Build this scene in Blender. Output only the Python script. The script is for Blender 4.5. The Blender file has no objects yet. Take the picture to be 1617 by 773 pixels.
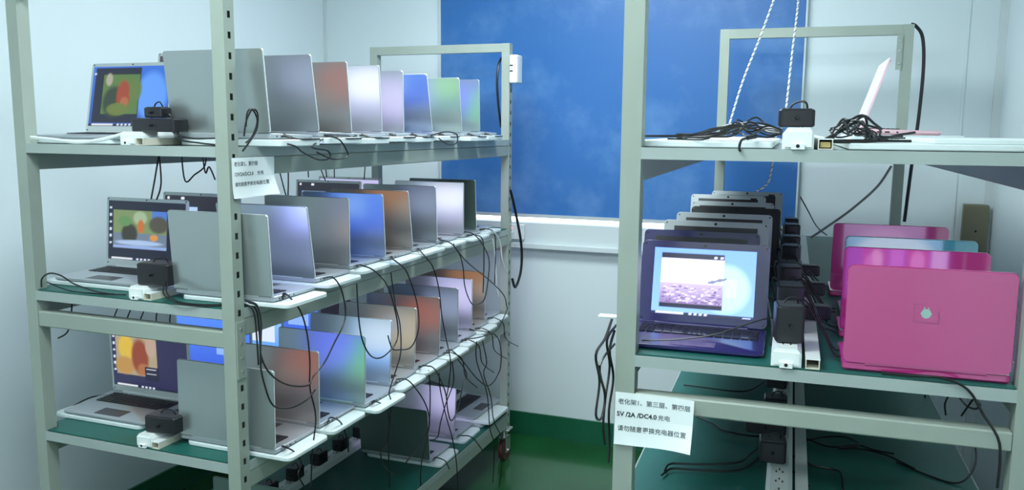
import bpy, math, random
from mathutils import Vector, Matrix
random.seed(7)
C = bpy.context.scene.collection
PI = math.pi
# ------------------------------------------------------------------ camera
SHIFT = 1.655                       # camera height above the floor
PITCH, ROLL, FPX = 0.1373, 0.0083, 1328.45
cam = bpy.data.cameras.new('camera'); camo = bpy.data.objects.new('camera', cam); C.objects.link(camo)
cam.sensor_width = 36.0; cam.lens = FPX / 1617 * 36.0; cam.clip_start = 0.05
fw = Vector((0, math.cos(PITCH), -math.sin(PITCH))); up = Vector((0, math.sin(PITCH), math.cos(PITCH))); rt = Vector((1, 0, 0))
r2 = rt * math.cos(ROLL) + up * math.sin(ROLL); u2 = up * math.cos(ROLL) - rt * math.sin(ROLL)
camo.matrix_world = Matrix.Translation((0, 0, SHIFT)) @ Matrix((r2, u2, -fw)).transposed().to_4x4()
bpy.context.scene.camera = camo
# ------------------------------------------------------------------ world, exposure
world = bpy.data.worlds.new('daylight'); bpy.context.scene.world = world; world.use_nodes = True
wb = world.node_tree.nodes['Background']; wb.inputs[0].default_value = (0.80, 0.92, 1.0, 1); wb.inputs[1].default_value = 6.0
vs = bpy.context.scene.view_settings
vs.view_transform = 'Standard'; vs.look = 'None'; vs.exposure = 0.0; vs.gamma = 1.0; vs.use_curve_mapping = False
# ------------------------------------------------------------------ ceiling lamps (room frame: t across, s deep)
WY = 0.3617
AX = Vector((math.cos(WY), -math.sin(WY), 0)); DP = Vector((math.sin(WY), math.cos(WY), 0))
def RW(t, s, z): return AX * t + DP * s + Vector((0, 0, z))
LAMPS = [(-1.05, 0.9, 27.5), (-1.05, 2.9, 31.5), (-0.3, -0.7, 20)]
LAMP_COL = (0.86, 0.98, 1.0)
for t, s, w in LAMPS:
    l = bpy.data.lights.new('lamp_light', 'AREA'); l.shape = 'RECTANGLE'; l.size = 1.15; l.size_y = 0.56; l.energy = w; l.color = LAMP_COL
    o = bpy.data.objects.new('lamp_light', l); C.objects.link(o); o.location = RW(t, s, 2.77); o.rotation_euler = (0, 0, -WY)
# ------------------------------------------------------------------ materials
def mat(name, col, rough=0.5, metal=0.0, coat=0.0, bump=0.0, bscale=40, var=0.0, vscale=6, spec=0.5, trans=0.0):
    m = bpy.data.materials.new(name); m.use_nodes = True; nt = m.node_tree; b = nt.nodes['Principled BSDF']
    b.inputs['Base Color'].default_value = (*col, 1); b.inputs['Roughness'].default_value = rough
    b.inputs['Metallic'].default_value = metal; b.inputs['Coat Weight'].default_value = coat; b.inputs['Coat Roughness'].default_value = 0.08
    b.inputs['Specular IOR Level'].default_value = spec; b.inputs['Transmission Weight'].default_value = trans
    tc = nt.nodes.new('ShaderNodeTexCoord')
    if var:
        n = nt.nodes.new('ShaderNodeTexNoise'); n.inputs['Scale'].default_value = vscale; n.inputs['Detail'].default_value = 4
        nt.links.new(tc.outputs['Object'], n.inputs['Vector'])
        r = nt.nodes.new('ShaderNodeMapRange'); r.inputs[1].default_value = .3; r.inputs[2].default_value = .7
        r.inputs[3].default_value = 1 - var; r.inputs[4].default_value = 1 + var
        nt.links.new(n.outputs['Fac'], r.inputs[0])
        x = nt.nodes.new('ShaderNodeVectorMath'); x.operation = 'SCALE'; x.inputs[0].default_value = col
        nt.links.new(r.outputs[0], x.inputs['Scale']); nt.links.new(x.outputs[0], b.inputs['Base Color'])
    if bump:
        n = nt.nodes.new('ShaderNodeTexNoise'); n.inputs['Scale'].default_value = bscale; n.inputs['Detail'].default_value = 3
        nt.links.new(tc.outputs['Object'], n.inputs['Vector'])
        p = nt.nodes.new('ShaderNodeBump'); p.inputs['Strength'].default_value = bump; p.inputs['Distance'].default_value = 0.01
        nt.links.new(n.outputs['Fac'], p.inputs['Height']); nt.links.new(p.outputs[0], b.inputs['Normal'])
    return m
def emit(name, col, s):
    m = mat(name, col, 0.4); b = m.node_tree.nodes['Principled BSDF']
    b.inputs['Emission Color'].default_value = (*col, 1); b.inputs['Emission Strength'].default_value = s; return m
M = dict(
    wall=mat('painted_wall', (.66, .745, .77), .55, var=.015, vscale=1.5),
    ceil=mat('ceiling_paint', (.75, .80, .80), .8),
    trim=mat('white_trim', (.58, .65, .66), .4),
    band=mat('green_skirting_paint', (.010, .105, .055), .30, var=.15, vscale=5),
    floor=mat('green_epoxy_floor', (.010, .078, .022), .20, coat=.3, var=.30, vscale=3.0, bump=.05, bscale=8),
    rack=mat('grey_green_rack_paint', (.300, .350, .305), .38, bump=.03, bscale=120, var=.04, vscale=9),
    shelf=mat('grey_shelf_paint', (.34, .40, .385), .40, var=.05, vscale=8),
    mat=mat('green_rubber_mat', (.008, .105, .085), .45, bump=.06, bscale=90, var=.10, vscale=4),
    blue=mat('blue_board', (.034, .150, .42), .36, bump=.02),
    foam=mat('white_foam', (.66, .74, .745), .5, bump=.04, bscale=60),
    silver=mat('silver_lid', (.40, .44, .445), .29, metal=.74, bump=.01, bscale=200),
    edge=mat('highlight_edge', (.86, .89, .91), .3, metal=.25),  # pale colour paints the bright highlight along the silver lids' edges
    deck=mat('silver_deck', (.42, .455, .49), .38, metal=.45),
    bezel=mat('silver_bezel', (.55, .60, .60), .42, metal=.2),
    bezeld=mat('grey_bezel', (.47, .52, .53), .42),
    blk=mat('black_plastic', (.012, .012, .016), .38),
    blkg=mat('black_gloss', (.010, .010, .016), .15, coat=.6),
    navy=mat('glow_tinted_dark_plastic', (.022, .018, .110), .25, coat=.3),  # dark plastic with the screen's blue glow painted into its colour
    key=mat('black_keys', (.018, .018, .024), .45),
    pad=mat('grey_trackpad', (.055, .058, .065), .35),
    pink=mat('magenta_gloss_lid', (.46, .022, .185), .22, coat=1.0),
    pinkl=mat('pale_pink_plastic', (.86, .55, .62), .35),
    teal=mat('teal_gloss_lid', (.055, .27, .33), .20, coat=1.0),
    cable=mat('black_cable', (.008, .008, .010), .38),
    cablew=mat('white_cable', (.75, .80, .80), .4),
    cableg=mat('grey_cable', (.27, .28, .28), .45), silverd=mat('shade_tinted_lid', (.21, .29, .27), .26, metal=.6),  # silverd: silver lid with shade and green mat reflection painted into the colour
    strip=mat('white_strip_plastic', (.76, .81, .80), .35),
    duct=mat('beige_duct_plastic', (.62, .60, .50), .45),
    brass=mat('yellowed_insert', (.42, .34, .12), .45),
    hole=mat('dark_hole', (.006, .006, .007), .8),
    paper=mat('white_paper', (.80, .86, .86), .7),
    ink=mat('grey_ink', (.10, .12, .13), .7),
    inkd=mat('black_ink', (.02, .025, .03), .7),
    steel=mat('zinc_steel', (.55, .57, .56), .35, metal=.8),
    wheel=mat('brown_wheel', (.10, .030, .028), .4),
    box=mat('olive_box_paint', (.17, .16, .10), .45, var=.08),
    device=mat('white_device', (.74, .79, .80), .35),
    rope=mat('white_rope', (.80, .84, .86), .7), roped=mat('black_rope_strand', (.02, .02, .03), .7),
    emblem=mat('pale_green_print', (.30, .46, .42), .4), outline=mat('pale_pink_print', (.60, .20, .40), .4),
    pinkw=mat('whitish_pink_lid', (.74, .66, .72), .35),
    lens=mat('camera_lens', (.008, .008, .01), .2),
    port=mat('dark_port', (.015, .015, .018), .5),
    led=emit('red_led', (1.0, .05, .03), 9), ledw=emit('white_led', (1, 1, 1), 5), diff=emit('lamp_diffuser', (.9, .98, 1.0), 9),
    glass=mat('window_glass', (1, 1, 1), .0, trans=1.0),
    sticker=mat('black_sticker', (.02, .02, .025), .5),
)
def pale_mottle(m, base, pale):  # blends paler noise patches into the base colour
    nt = m.node_tree; b = nt.nodes['Principled BSDF']; tc = nt.nodes.new('ShaderNodeTexCoord')
    n = nt.nodes.new('ShaderNodeTexNoise'); n.inputs['Scale'].default_value = 3.2; n.inputs['Detail'].default_value = 6; n.inputs['Roughness'].default_value = .62
    nt.links.new(tc.outputs['Object'], n.inputs['Vector'])
    r = nt.nodes.new('ShaderNodeValToRGB'); r.color_ramp.elements[0].position = .46; r.color_ramp.elements[1].position = .74
    r.color_ramp.elements[0].color = (*base, 1); r.color_ramp.elements[1].color = (*pale, 1)
    nt.links.new(n.outputs['Fac'], r.inputs[0]); nt.links.new(r.outputs[0], b.inputs['Base Color'])
for k_ in ('pink', 'teal'): M[k_].node_tree.nodes['Principled BSDF'].inputs['Coat IOR'].default_value = 1.85
pale_mottle(M['blue'], (.030, .140, .40), (.10, .24, .50))
# screen material: colours come from the picture painted on the screen's own grid
def screen_mat():
    m = bpy.data.materials.new('lit_screen'); m.use_nodes = True; nt = m.node_tree; b = nt.nodes['Principled BSDF']
    a = nt.nodes.new('ShaderNodeVertexColor'); a.layer_name = 'picture'
    b.inputs['Base Color'].default_value = (.01, .01, .012, 1); b.inputs['Roughness'].default_value = .3
    nt.links.new(a.outputs[0], b.inputs['Emission Color']); b.inputs['Emission Strength'].default_value = 1.0
    return m
M['screen'] = screen_mat()
# ------------------------------------------------------------------ mesh helpers
class MB:
    def __init__(s): s.v = []; s.f = []; s.m = []; s.mi = 0
    def quad(s, *p):
        n = len(s.v); s.v += [tuple(q) for q in p]; s.f.append(tuple(range(n, n + len(p)))); s.m.append(s.mi); return s
    def box(s, x0, y0, z0, x1, y1, z1):
        n = len(s.v); s.v += [(x, y, z) for z in (z0, z1) for y in (y0, y1) for x in (x0, x1)]
        for f in ((0, 2, 3, 1), (4, 5, 7, 6), (0, 1, 5, 4), (2, 6, 7, 3), (0, 4, 6, 2), (1, 3, 7, 5)):
            s.f.append(tuple(n + i for i in f)); s.m.append(s.mi)
        return s
    def loops(s, rings, cap=True, closed=True):      # rings: equal-length loops of points
        n = len(s.v); k = len(rings[0])
        for r in rings: s.v += [tuple(p) for p in r]
        for i in range(len(rings) - 1):
            for j in range(k if closed else k - 1):
                a = n + i * k + j; b = n + i * k + (j + 1) % k
                s.f.append((a, b, b + k, a + k)); s.m.append(s.mi)
        if cap:
            s.f.append(tuple(n + j for j in reversed(range(k)))); s.m.append(s.mi)
            e = n + (len(rings) - 1) * k; s.f.append(tuple(e + j for j in range(k))); s.m.append(s.mi)
        return s
    def slab(s, x0, y0, x1, y1, z0, z1, r=.01, bev=.002, seg=4, axis='z'):   # rounded rectangle plate, bevelled rims
        def ring(ins, z):
            out = []; rr = max(r - ins, 1e-4)
            for cx, cy, a0 in ((x1 - r, y1 - r, 0), (x0 + r, y1 - r, 90), (x0 + r, y0 + r, 180), (x1 - r, y0 + r, 270)):
                for i in range(seg + 1):
                    a = math.radians(a0 + 90 * i / seg); px = cx + rr * math.cos(a); py = cy + rr * math.sin(a)
                    out.append((px, py, z) if axis == 'z' else (px, -z, py) if axis == 'y' else (z, px, py))
            return out
        if bev: return s.loops([ring(bev, z0), ring(0, z0 + bev), ring(0, z1 - bev), ring(bev, z1)])
        return s.loops([ring(0, z0), ring(0, z1)])
    def cyl(s, p, q, r, seg=14, r1=None):
        p = Vector(p); q = Vector(q); d = (q - p).normalized(); a = d.orthogonal().normalized(); b = d.cross(a)
        R = lambda c, rr: [c + a * math.cos(2 * PI * i / seg) * rr + b * math.sin(2 * PI * i / seg) * rr for i in range(seg)]
        return s.loops([R(p, r), R(q, r if r1 is None else r1)])
    def tube(s, pts, r, seg=7, smooth=True, sub=5):
        P = [Vector(p) for p in pts]
        if smooth and len(P) > 2:
            Q = []
            for i in range(len(P) - 1):
                a, b, c, d = P[max(i - 1, 0)], P[i], P[i + 1], P[min(i + 2, len(P) - 1)]
                for k in range(sub):
                    t = k / sub
                    Q.append(.5 * ((2 * b) + (c - a) * t + (2 * a - 5 * b + 4 * c - d) * t * t + (3 * b - a - 3 * c + d) * t ** 3))
            Q.append(P[-1]); P = Q
        rings = []; n = None
        for i, p in enumerate(P):
            d = (P[min(i + 1, len(P) - 1)] - P[max(i - 1, 0)])
            d = d.normalized() if d.length > 1e-9 else Vector((0, 0, 1))
            if n is None: n = d.orthogonal().normalized()
            n = (n - d * n.dot(d)); n = n.normalized() if n.length > 1e-6 else d.orthogonal().normalized()
            b = d.cross(n)
            rings.append([p + n * math.cos(2 * PI * j / seg) * r + b * math.sin(2 * PI * j / seg) * r for j in range(seg)])
        return s.loops(rings)
    def mesh(s, name, mats, smooth=False, org=None):
        me = bpy.data.meshes.new(name)
        v = s.v if org is None else [(p[0] - org[0], p[1] - org[1], p[2] - org[2]) for p in s.v]
        me.from_pydata(v, [], s.f); me.validate(clean_customdata=False)
        for m in (mats if isinstance(mats, (list, tuple)) else [mats]): me.materials.append(m)
        if len(me.polygons) == len(s.m): me.polygons.foreach_set('material_index', s.m)
        if smooth: me.polygons.foreach_set('use_smooth', [True] * len(me.polygons)); me.set_sharp_from_angle(angle=math.radians(38))
        me.update(); return me
    def build(s, name, mats, parent=None, smooth=False, loc=None, rot=None, org=None):
        return put(s.mesh(name, mats, smooth, org), name, parent, loc if loc is not None else org, rot)
def put(me, name, parent=None, loc=None, rot=None):
    o = bpy.data.objects.new(name, me); C.objects.link(o)
    if parent is not None: o.parent = parent
    if loc is not None: o.location = loc
    if rot is not None: o.rotation_euler = rot
    return o
def tag(o, label=None, cat=None, group=None, kind=None):
    if label: o['label'] = label
    if cat: o['category'] = cat
    if group: o['group'] = group
    if kind: o['kind'] = kind
    return o
def thing(name, label, cat, loc=(0, 0, 0), rz=0, group=None):
    o = bpy.data.objects.new(name, None); o.empty_display_size = .05; C.objects.link(o)
    o.location = loc; o.rotation_euler = (0, 0, rz); return tag(o, label, cat, group)
def copy_tree(o, parent=None):
    c = o.copy(); C.objects.link(c); c.parent = parent
    for ch in [x for x in KIDS(o)]: copy_tree(ch, c)
    return c
def KIDS(o): return [x for x in C.objects if x.parent == o]
# ------------------------------------------------------------------ rack frames: a across (right +), b deep, z up from floor
FR = {'L': (-0.7306, 2.1721, 0.3630), 'R': (0.2131, 1.6687, 0.3195)}
def rp(R, a, b, z):
    x, y, w = FR[R]; return Vector((x + a * math.cos(w) + b * math.sin(w), y - a * math.sin(w) + b * math.cos(w), z))
def rr(R, extra=0): return -FR[R][2] + extra
# ------------------------------------------------------------------ the room
T0, T1, S0, S1, HC = -2.72, 0.66, -1.6, 4.172, 2.80
def room(name, t0, s0, z0, t1, s1, z1, m, kind='structure'):
    o = MB().box(t0, s0, z0, t1, s1, z1).build(name, m, rot=(0, 0, -WY)); return tag(o, kind=kind)
room('floor', T0 - .1, S0 - .1, -.06, T1 + .1, S1 + .1, 0, M['floor'])
room('ceiling', T0 - .1, S0 - .1, HC, T1 + .1, S1 + .1, HC + .06, M['ceil'])
room('wall_left', T0 - .1, S0, 0, T0, S1 + .1, HC, M['wall'])
room('wall_right', T1, S0, 0, T1 + .1, S1 + .1, HC, M['wall'])
room('wall_front', T0 - .1, S0 - .1, 0, T1 + .1, S0, HC, M['wall'])
WX0, WX1, WZ0, WZ1 = -1.95, -0.20, 1.165, 2.50      # window opening in the back wall
wb_ = MB()
wb_.box(T0, S1, 0, T1, S1 + .1, WZ0).box(T0, S1, WZ1, T1, S1 + .1, HC).box(T0, S1, WZ0, WX0, S1 + .1, WZ1).box(WX1, S1, WZ0, T1, S1 + .1, WZ1)
tag(wb_.build('wall_back', M['wall'], rot=(0, 0, -WY)), kind='structure')
win = tag(bpy.data.objects.new('window_1', None), kind='structure'); C.objects.link(win); win.rotation_euler = (0, 0, -WY)
f = MB()
f.box(WX0, S1 + .02, WZ0, WX0 + .03, S1 + .08, WZ1).box(WX1 - .03, S1 + .02, WZ0, WX1, S1 + .08, WZ1).box(WX0, S1 + .02, WZ1 - .03, WX1, S1 + .08, WZ1)
f.build('window_frame', M['trim'], win)
MB().box(WX0 + .03, S1 + .05, WZ0, WX1 - .03, S1 + .054, WZ1 - .03).build('pane', M['glass'], win)
MB().box(-1.99, S1 - .012, 1.060, .16, S1 + .0, 1.164).build('window_apron', M['trim'], win)
MB().slab(-1.99, S1 - .045, .16, S1, 1.030, 1.060, r=.004, bev=.004).build('window_sill', M['trim'], win)
# blue board hung over the window, its foot left open above the sill
o = MB().box(-1.984, S1 - .022, 1.203, -.150, S1 - .004, 2.62).build('blue_board', M['blue'], rot=(0, 0, -WY))
tag(o, 'large plain blue board covering the window on the back wall', 'board')
MB().box(-1.992, S1 - .026, 1.203, -1.984, S1, 2.62).build('side_edging', M['trim'], o); MB().box(-.150, S1 - .026, 1.203, -.142, S1, 2.62).build('side_edging', M['trim'], o)
MB().box(-1.984, S1 - .030, 1.195, -.150, S1 - .0225, 1.212).build('bottom_rail', M['bezeld'], o)
# painted skirting band
tag(MB().box(T0, S1 - .012, 0, T1, S1, .125).build('baseboard_back', M['band'], rot=(0, 0, -WY)), kind='structure')
tag(MB().box(T0, S0, 0, T0 + .012, S1 - .012, .125).build('baseboard_left', M['band'], rot=(0, 0, -WY)), kind='structure')
tag(MB().box(T1 - .012, S0, 0, T1, S1 - .012, .125).build('baseboard_right', M['band'], rot=(0, 0, -WY)), kind='structure')
# corner strip and wall-panel joints
tag(MB().box(T1 - .030, S1 - .030, .125, T1, S1, HC).build('trim_1', M['trim'], rot=(0, 0, -WY)), kind='structure')
tag(MB().box(T0, S1 - .014, .125, T0 + .014, S1, HC).build('trim_2', M['trim'], rot=(0, 0, -WY)), kind='structure')
tag(MB().box(.510, S1 - .0035, .125, .520, S1, HC).build('trim_3', M['wall'], rot=(0, 0, -WY)), kind='structure')
tag(MB().box(T0, 3.30, .125, T0 + .0035, 3.312, HC).build('trim_4', M['wall'], rot=(0, 0, -WY)), kind='structure')
# ceiling lamps
for i, (t, s, w) in enumerate(LAMPS):
    L = thing('ceiling_light', ['ceiling lamp panel above the near half of the left rack', 'ceiling lamp panel above the far half of the left rack', 'ceiling lamp panel behind the camera'][i], 'lamp', RW(t, s, HC), -WY)
    b = MB(); b.box(-.60, -.30, -.02, .60, -.28, 0).box(-.60, .28, -.02, .60, .30, 0).box(-.60, -.28, -.02, -.58, .28, 0).box(.58, -.28, -.02, .60, .28, 0)
    b.build('lamp_frame', M['trim'], L); MB().box(-.58, -.28, -.012, .58, .28, -.002).build('diffuser', M['diff'], L)
# ------------------------------------------------------------------ racks
PW = .040
def perforated(mb, x, y0, y1, z0, z1, step=.0515, hw=.0055, hh=.0085, off=.02, flip=False):
    """a face at x, spanning y0..y1, z0..z1, with keyhole slots left open"""
    ym = (y0 + y1) / 2; z = z0
    def q(ya, yb, za, zb):
        p = [(x, ya, za), (x, yb, za), (x, yb, zb), (x, ya, zb)]; mb.quad(*(reversed(p) if flip else p))
    k = z0 + off
    while k + step < z1:
        q(y0, y1, z, k - hh); q(y0, ym - hw, k - hh, k + hh); q(ym + hw, y1, k - hh, k + hh); z = k + hh; k += step
    q(y0, y1, z, z1)
def post(mb, x0, y0, z0, z1, slots=None):
    x1, y1 = x0 + PW, y0 + PW
    mb.quad((x0, y0, z0), (x1, y0, z0), (x1, y0, z1), (x0, y0, z1)); mb.quad((x1, y1, z0), (x0, y1, z0), (x0, y1, z1), (x1, y1, z1))
    mb.quad((x0, y0, z1), (x1, y0, z1), (x1, y1, z1), (x0, y1, z1)); mb.quad((x0, y1, z0), (x1, y1, z0), (x1, y0, z0), (x0, y0, z0))
    if slots == '+': perforated(mb, x1, y0, y1, z0, z1)
    else: mb.quad((x1, y0, z0), (x1, y1, z0), (x1, y1, z1), (x1, y0, z1))
    if slots == '-': perforated(mb, x0, y0, y1, z0, z1, flip=True)
    else: mb.quad((x0, y1, z0), (x0, y0, z0), (x0, y0, z1), (x0, y1, z1))
def rack(R, label, x0, x1, L, ztop, shelves, mats, cross_z, lip):
    root = thing('storage_rack', label, 'rack', rp(R, 0, 0, 0), rr(R))
    for (px, py, sl) in ((x0, 0, '-'), (x1 - PW, 0, '+'), (x0, L - PW, '-'), (x1 - PW, L - PW, '+')):
        m = MB(); post(m, px, py, .165, ztop, sl); po = m.build('post', M['rack'], root)
    # bolted splice plates on the right-hand posts
    for py in (0, L - PW):
        for z0 in ((.985,) if py == 0 else (1.10,)):
            m = MB(); m.box(x1, py + .003, z0, x1 + .0035, py + PW - .004, z0 + .155); sp = m.build('splice_plate', M['rack'], root)
            for k, dz in enumerate((.02, .055, .095, .135)):
                MB().cyl((x1 + .0035, py + .02, z0 + dz), (x1 + .006, py + .02, z0 + dz), .004, 8).build('bolt', M['steel'], sp)
    for py in (0, L - PW):                       # end frames
        MB().box(x0 + PW, py + .001, ztop - PW, x1 - PW, py + PW - .001, ztop - .0005).build('top_bar', M['rack'], root)
        MB().slab(x0 + PW, py + .002, x1 - PW, py + PW - .002, cross_z[0], cross_z[1], r=.003, bev=.003).build('crossbar', M['rack'], root)
    for z in shelves:
        for bx in (x0 + .001, x1 - .026):        # long beams under the shelf edge
            MB().slab(bx, PW, bx + .025, L - PW, z - lip - .050, z - lip - .001, r=.003, bev=.003).build('side_beam', M['rack'], root)
        m = MB()                                  # pressed steel shelf: deck and folded rim
        m.box(x0 + PW, .001, z - .004, x1 - PW, L - .001, z - .001).box(x0 + .002, PW, z - .004, x0 + PW, L - PW, z - .001).box(x1 - PW, PW, z - .004, x1 - .002, L - PW, z - .001)
        so = m.build('shelf_panel', M['shelf'], root)
        MB().box(x0 + PW, -.0005, z - lip, x1 - PW, .003, z + .001).build('rim', M['shelf'], so)
        MB().box(x0 + PW, L - .003, z - lip, x1 - PW, L, z + .001).build('rim', M['shelf'], so)
        MB().box(x0, PW, z - lip, x0 + .003, L - PW, z + .001).build('rim', M['shelf'], so)
        MB().box(x1 - .003, PW, z - lip, x1, L - PW, z + .001).build('rim', M['shelf'], so)
    for px in (x0, x1 - PW):
        for py in (0, L - PW):
            c = (px + PW / 2, py + PW / 2)
            m = MB(); m.slab(c[0] - .034, c[1] - .034, c[0] + .034, c[1] + .034, .155, .165, r=.004, bev=.002); co = m.build('caster', M['steel'], root)
            f = MB().cyl((c[0], c[1], .12), (c[0], c[1], .154), .014); f.box(c[0] - .021, c[1] - .03, .045, c[0] - .018, c[1] + .03, .122).box(c[0] + .018, c[1] - .03, .045, c[0] + .021, c[1] + .03, .122).box(c[0] - .021, c[1] - .03, .119, c[0] + .021, c[1] + .03, .122)
            f.build('fork', M['steel'], co)
            MB().cyl((c[0] - .014, c[1], .05), (c[0] + .014, c[1], .05), .05, 24).build('wheel', M['wheel'], co, smooth=True)
            MB().cyl((c[0] - .025, c[1], .05), (c[0] + .025, c[1], .05), .007, 10).build('axle', M['steel'], co)
    return root
LZ = dict(T=1.601, M=1.172, B=.743, F=.246)
RZ = dict(T=1.620, M=1.202, B=.853, F=.30)
rack('L', 'grey-green steel rack on castors at left, holding rows of silver laptops', -.7515, 0, 2.0442, 2.053, LZ.values(), None, (1.066, 1.112), .026)
rack('R', 'grey-green steel rack at right, holding magenta and dark laptops', 0, .7615, 2.1941, 2.085, RZ.values(), None, (1.088, 1.124), .022)
def shelf_mat(R, z, label):
    x0, x1, L = (-.7515, 0, 2.0442) if R == 'L' else (0, .7615, 2.1941)
    o = MB().slab(x0 + .042, .006, x1 - .042, L - .006, 0, .003, r=.004, bev=.001).build('shelf_mat', M['mat'], loc=rp(R, 0, 0, z + .001), rot=(0, 0, rr(R)))
    # the mat also fills the strips beside the posts
    return tag(o, label, 'mat', 'green mats on the shelves')
def shelf_mat2(R, z, label):
    x0, x1, L = (-.7515, 0, 2.0442) if R == 'L' else (0, .7615, 2.1941)
    m = MB(); a, b = x0 + .005, x1 - .005; c, d = x0 + .042, x1 - .042
    pts = [(c, .006), (d, .006), (d, .045), (b, .045), (b, L - .045), (d, L - .045), (d, L - .006), (c, L - .006), (c, L - .045), (a, L - .045), (a, .045), (c, .045)]
    m.loops([[(x, y, 0) for x, y in pts], [(x, y, .003) for x, y in pts]])
    return tag(m.build('shelf_mat', M['mat'], loc=rp(R, 0, 0, z + .001), rot=(0, 0, rr(R))), label, 'mat', 'green mats on the shelves')
for k, n in (('M', 'middle'), ('B', 'third'), ('F', 'lowest')):
    shelf_mat2('L', LZ[k], 'green mat lying on the left rack\'s %s shelf' % n)
for k, n in (('M', 'middle'), ('B', 'lower')):
    shelf_mat2('R', RZ[k], 'green mat lying on the right rack\'s %s shelf' % n)
# ------------------------------------------------------------------ screens
def picture(layers, nu=100, nv=62):
    cols = []
    for j in range(nv + 1):
        for i in range(nu + 1):
            u, v = i / nu, j / nv; c = (0, 0, 0)
            for L in layers:
                if L[0] == 'r':
                    _, a, b, d, e, col = L
                    if a <= u <= d and b <= v <= e: c = col
                elif L[0] == 'g':                                   # vertical or horizontal blend
                    _, a, b, d, e, c0, c1 = L
                    if a <= u <= d and b <= v <= e:
                        t = (v - b) / (e - b); c = tuple(p + (q - p) * t for p, q in zip(c0, c1))
                else:
                    _, a, b, ra, rb, col = L
                    q = ((u - a) / ra) ** 2 + ((v - b) / rb) ** 2
                    if q < 1:
                        w = min(1, (1 - q) * 2.2); c = tuple(p + (s - p) * w for p, s in zip(c, col))
            cols.append(c)
    return cols
def screen_mesh(name, layers, w, h, nu=100, nv=62):
    v = [(-w / 2 + w * i / nu, 0, h * j / nv) for j in range(nv + 1) for i in range(nu + 1)]
    f = [(j * (nu + 1) + i, j * (nu + 1) + i + 1, (j + 1) * (nu + 1) + i + 1, (j + 1) * (nu + 1) + i) for j in range(nv) for i in range(nu)]
    me = bpy.data.meshes.new(name); me.from_pydata(v, [], f)
    ca = me.color_attributes.new('picture', 'FLOAT_COLOR', 'POINT'); buf = []
    for c in picture(layers, nu, nv): buf += [c[0], c[1], c[2], 1]
    ca.data.foreach_set('color', buf); me.materials.append(M['screen']); return me
DK = (.012, .014, .035); BL = (.035, .13, .62); BL2 = (.20, .45, 1.0); WH = (.85, .9, 1.0)
BAR = [('r', 0, 0, 1, .045, (.02, .025, .06)), ('r', .05, .005, .32, .04, (.75, .78, .85))] + [('r', .38 + .05 * k, .012, .40 + .05 * k, .035, (.7, .75, .9)) for k in range(4)] + [('r', .90, .012, .97, .03, (.6, .7, .85))]
DESK = [('g', 0, 0, 1, 1, (.03, .10, .45), (.04, .17, .72)), ('o', .78, .5, .22, .45, (.12, .34, .95))]
ICON = [('r', .02, .86 - .12 * k, .045, .90 - .12 * k, (.65, .75, .9)) for k in range(6)]
def gain(L, k, tint=(1, 1, 1)):
    return [tuple(tuple(c * k * t for c, t in zip(e, tint)) if isinstance(e, tuple) else e for e in q) for q in L]
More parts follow.
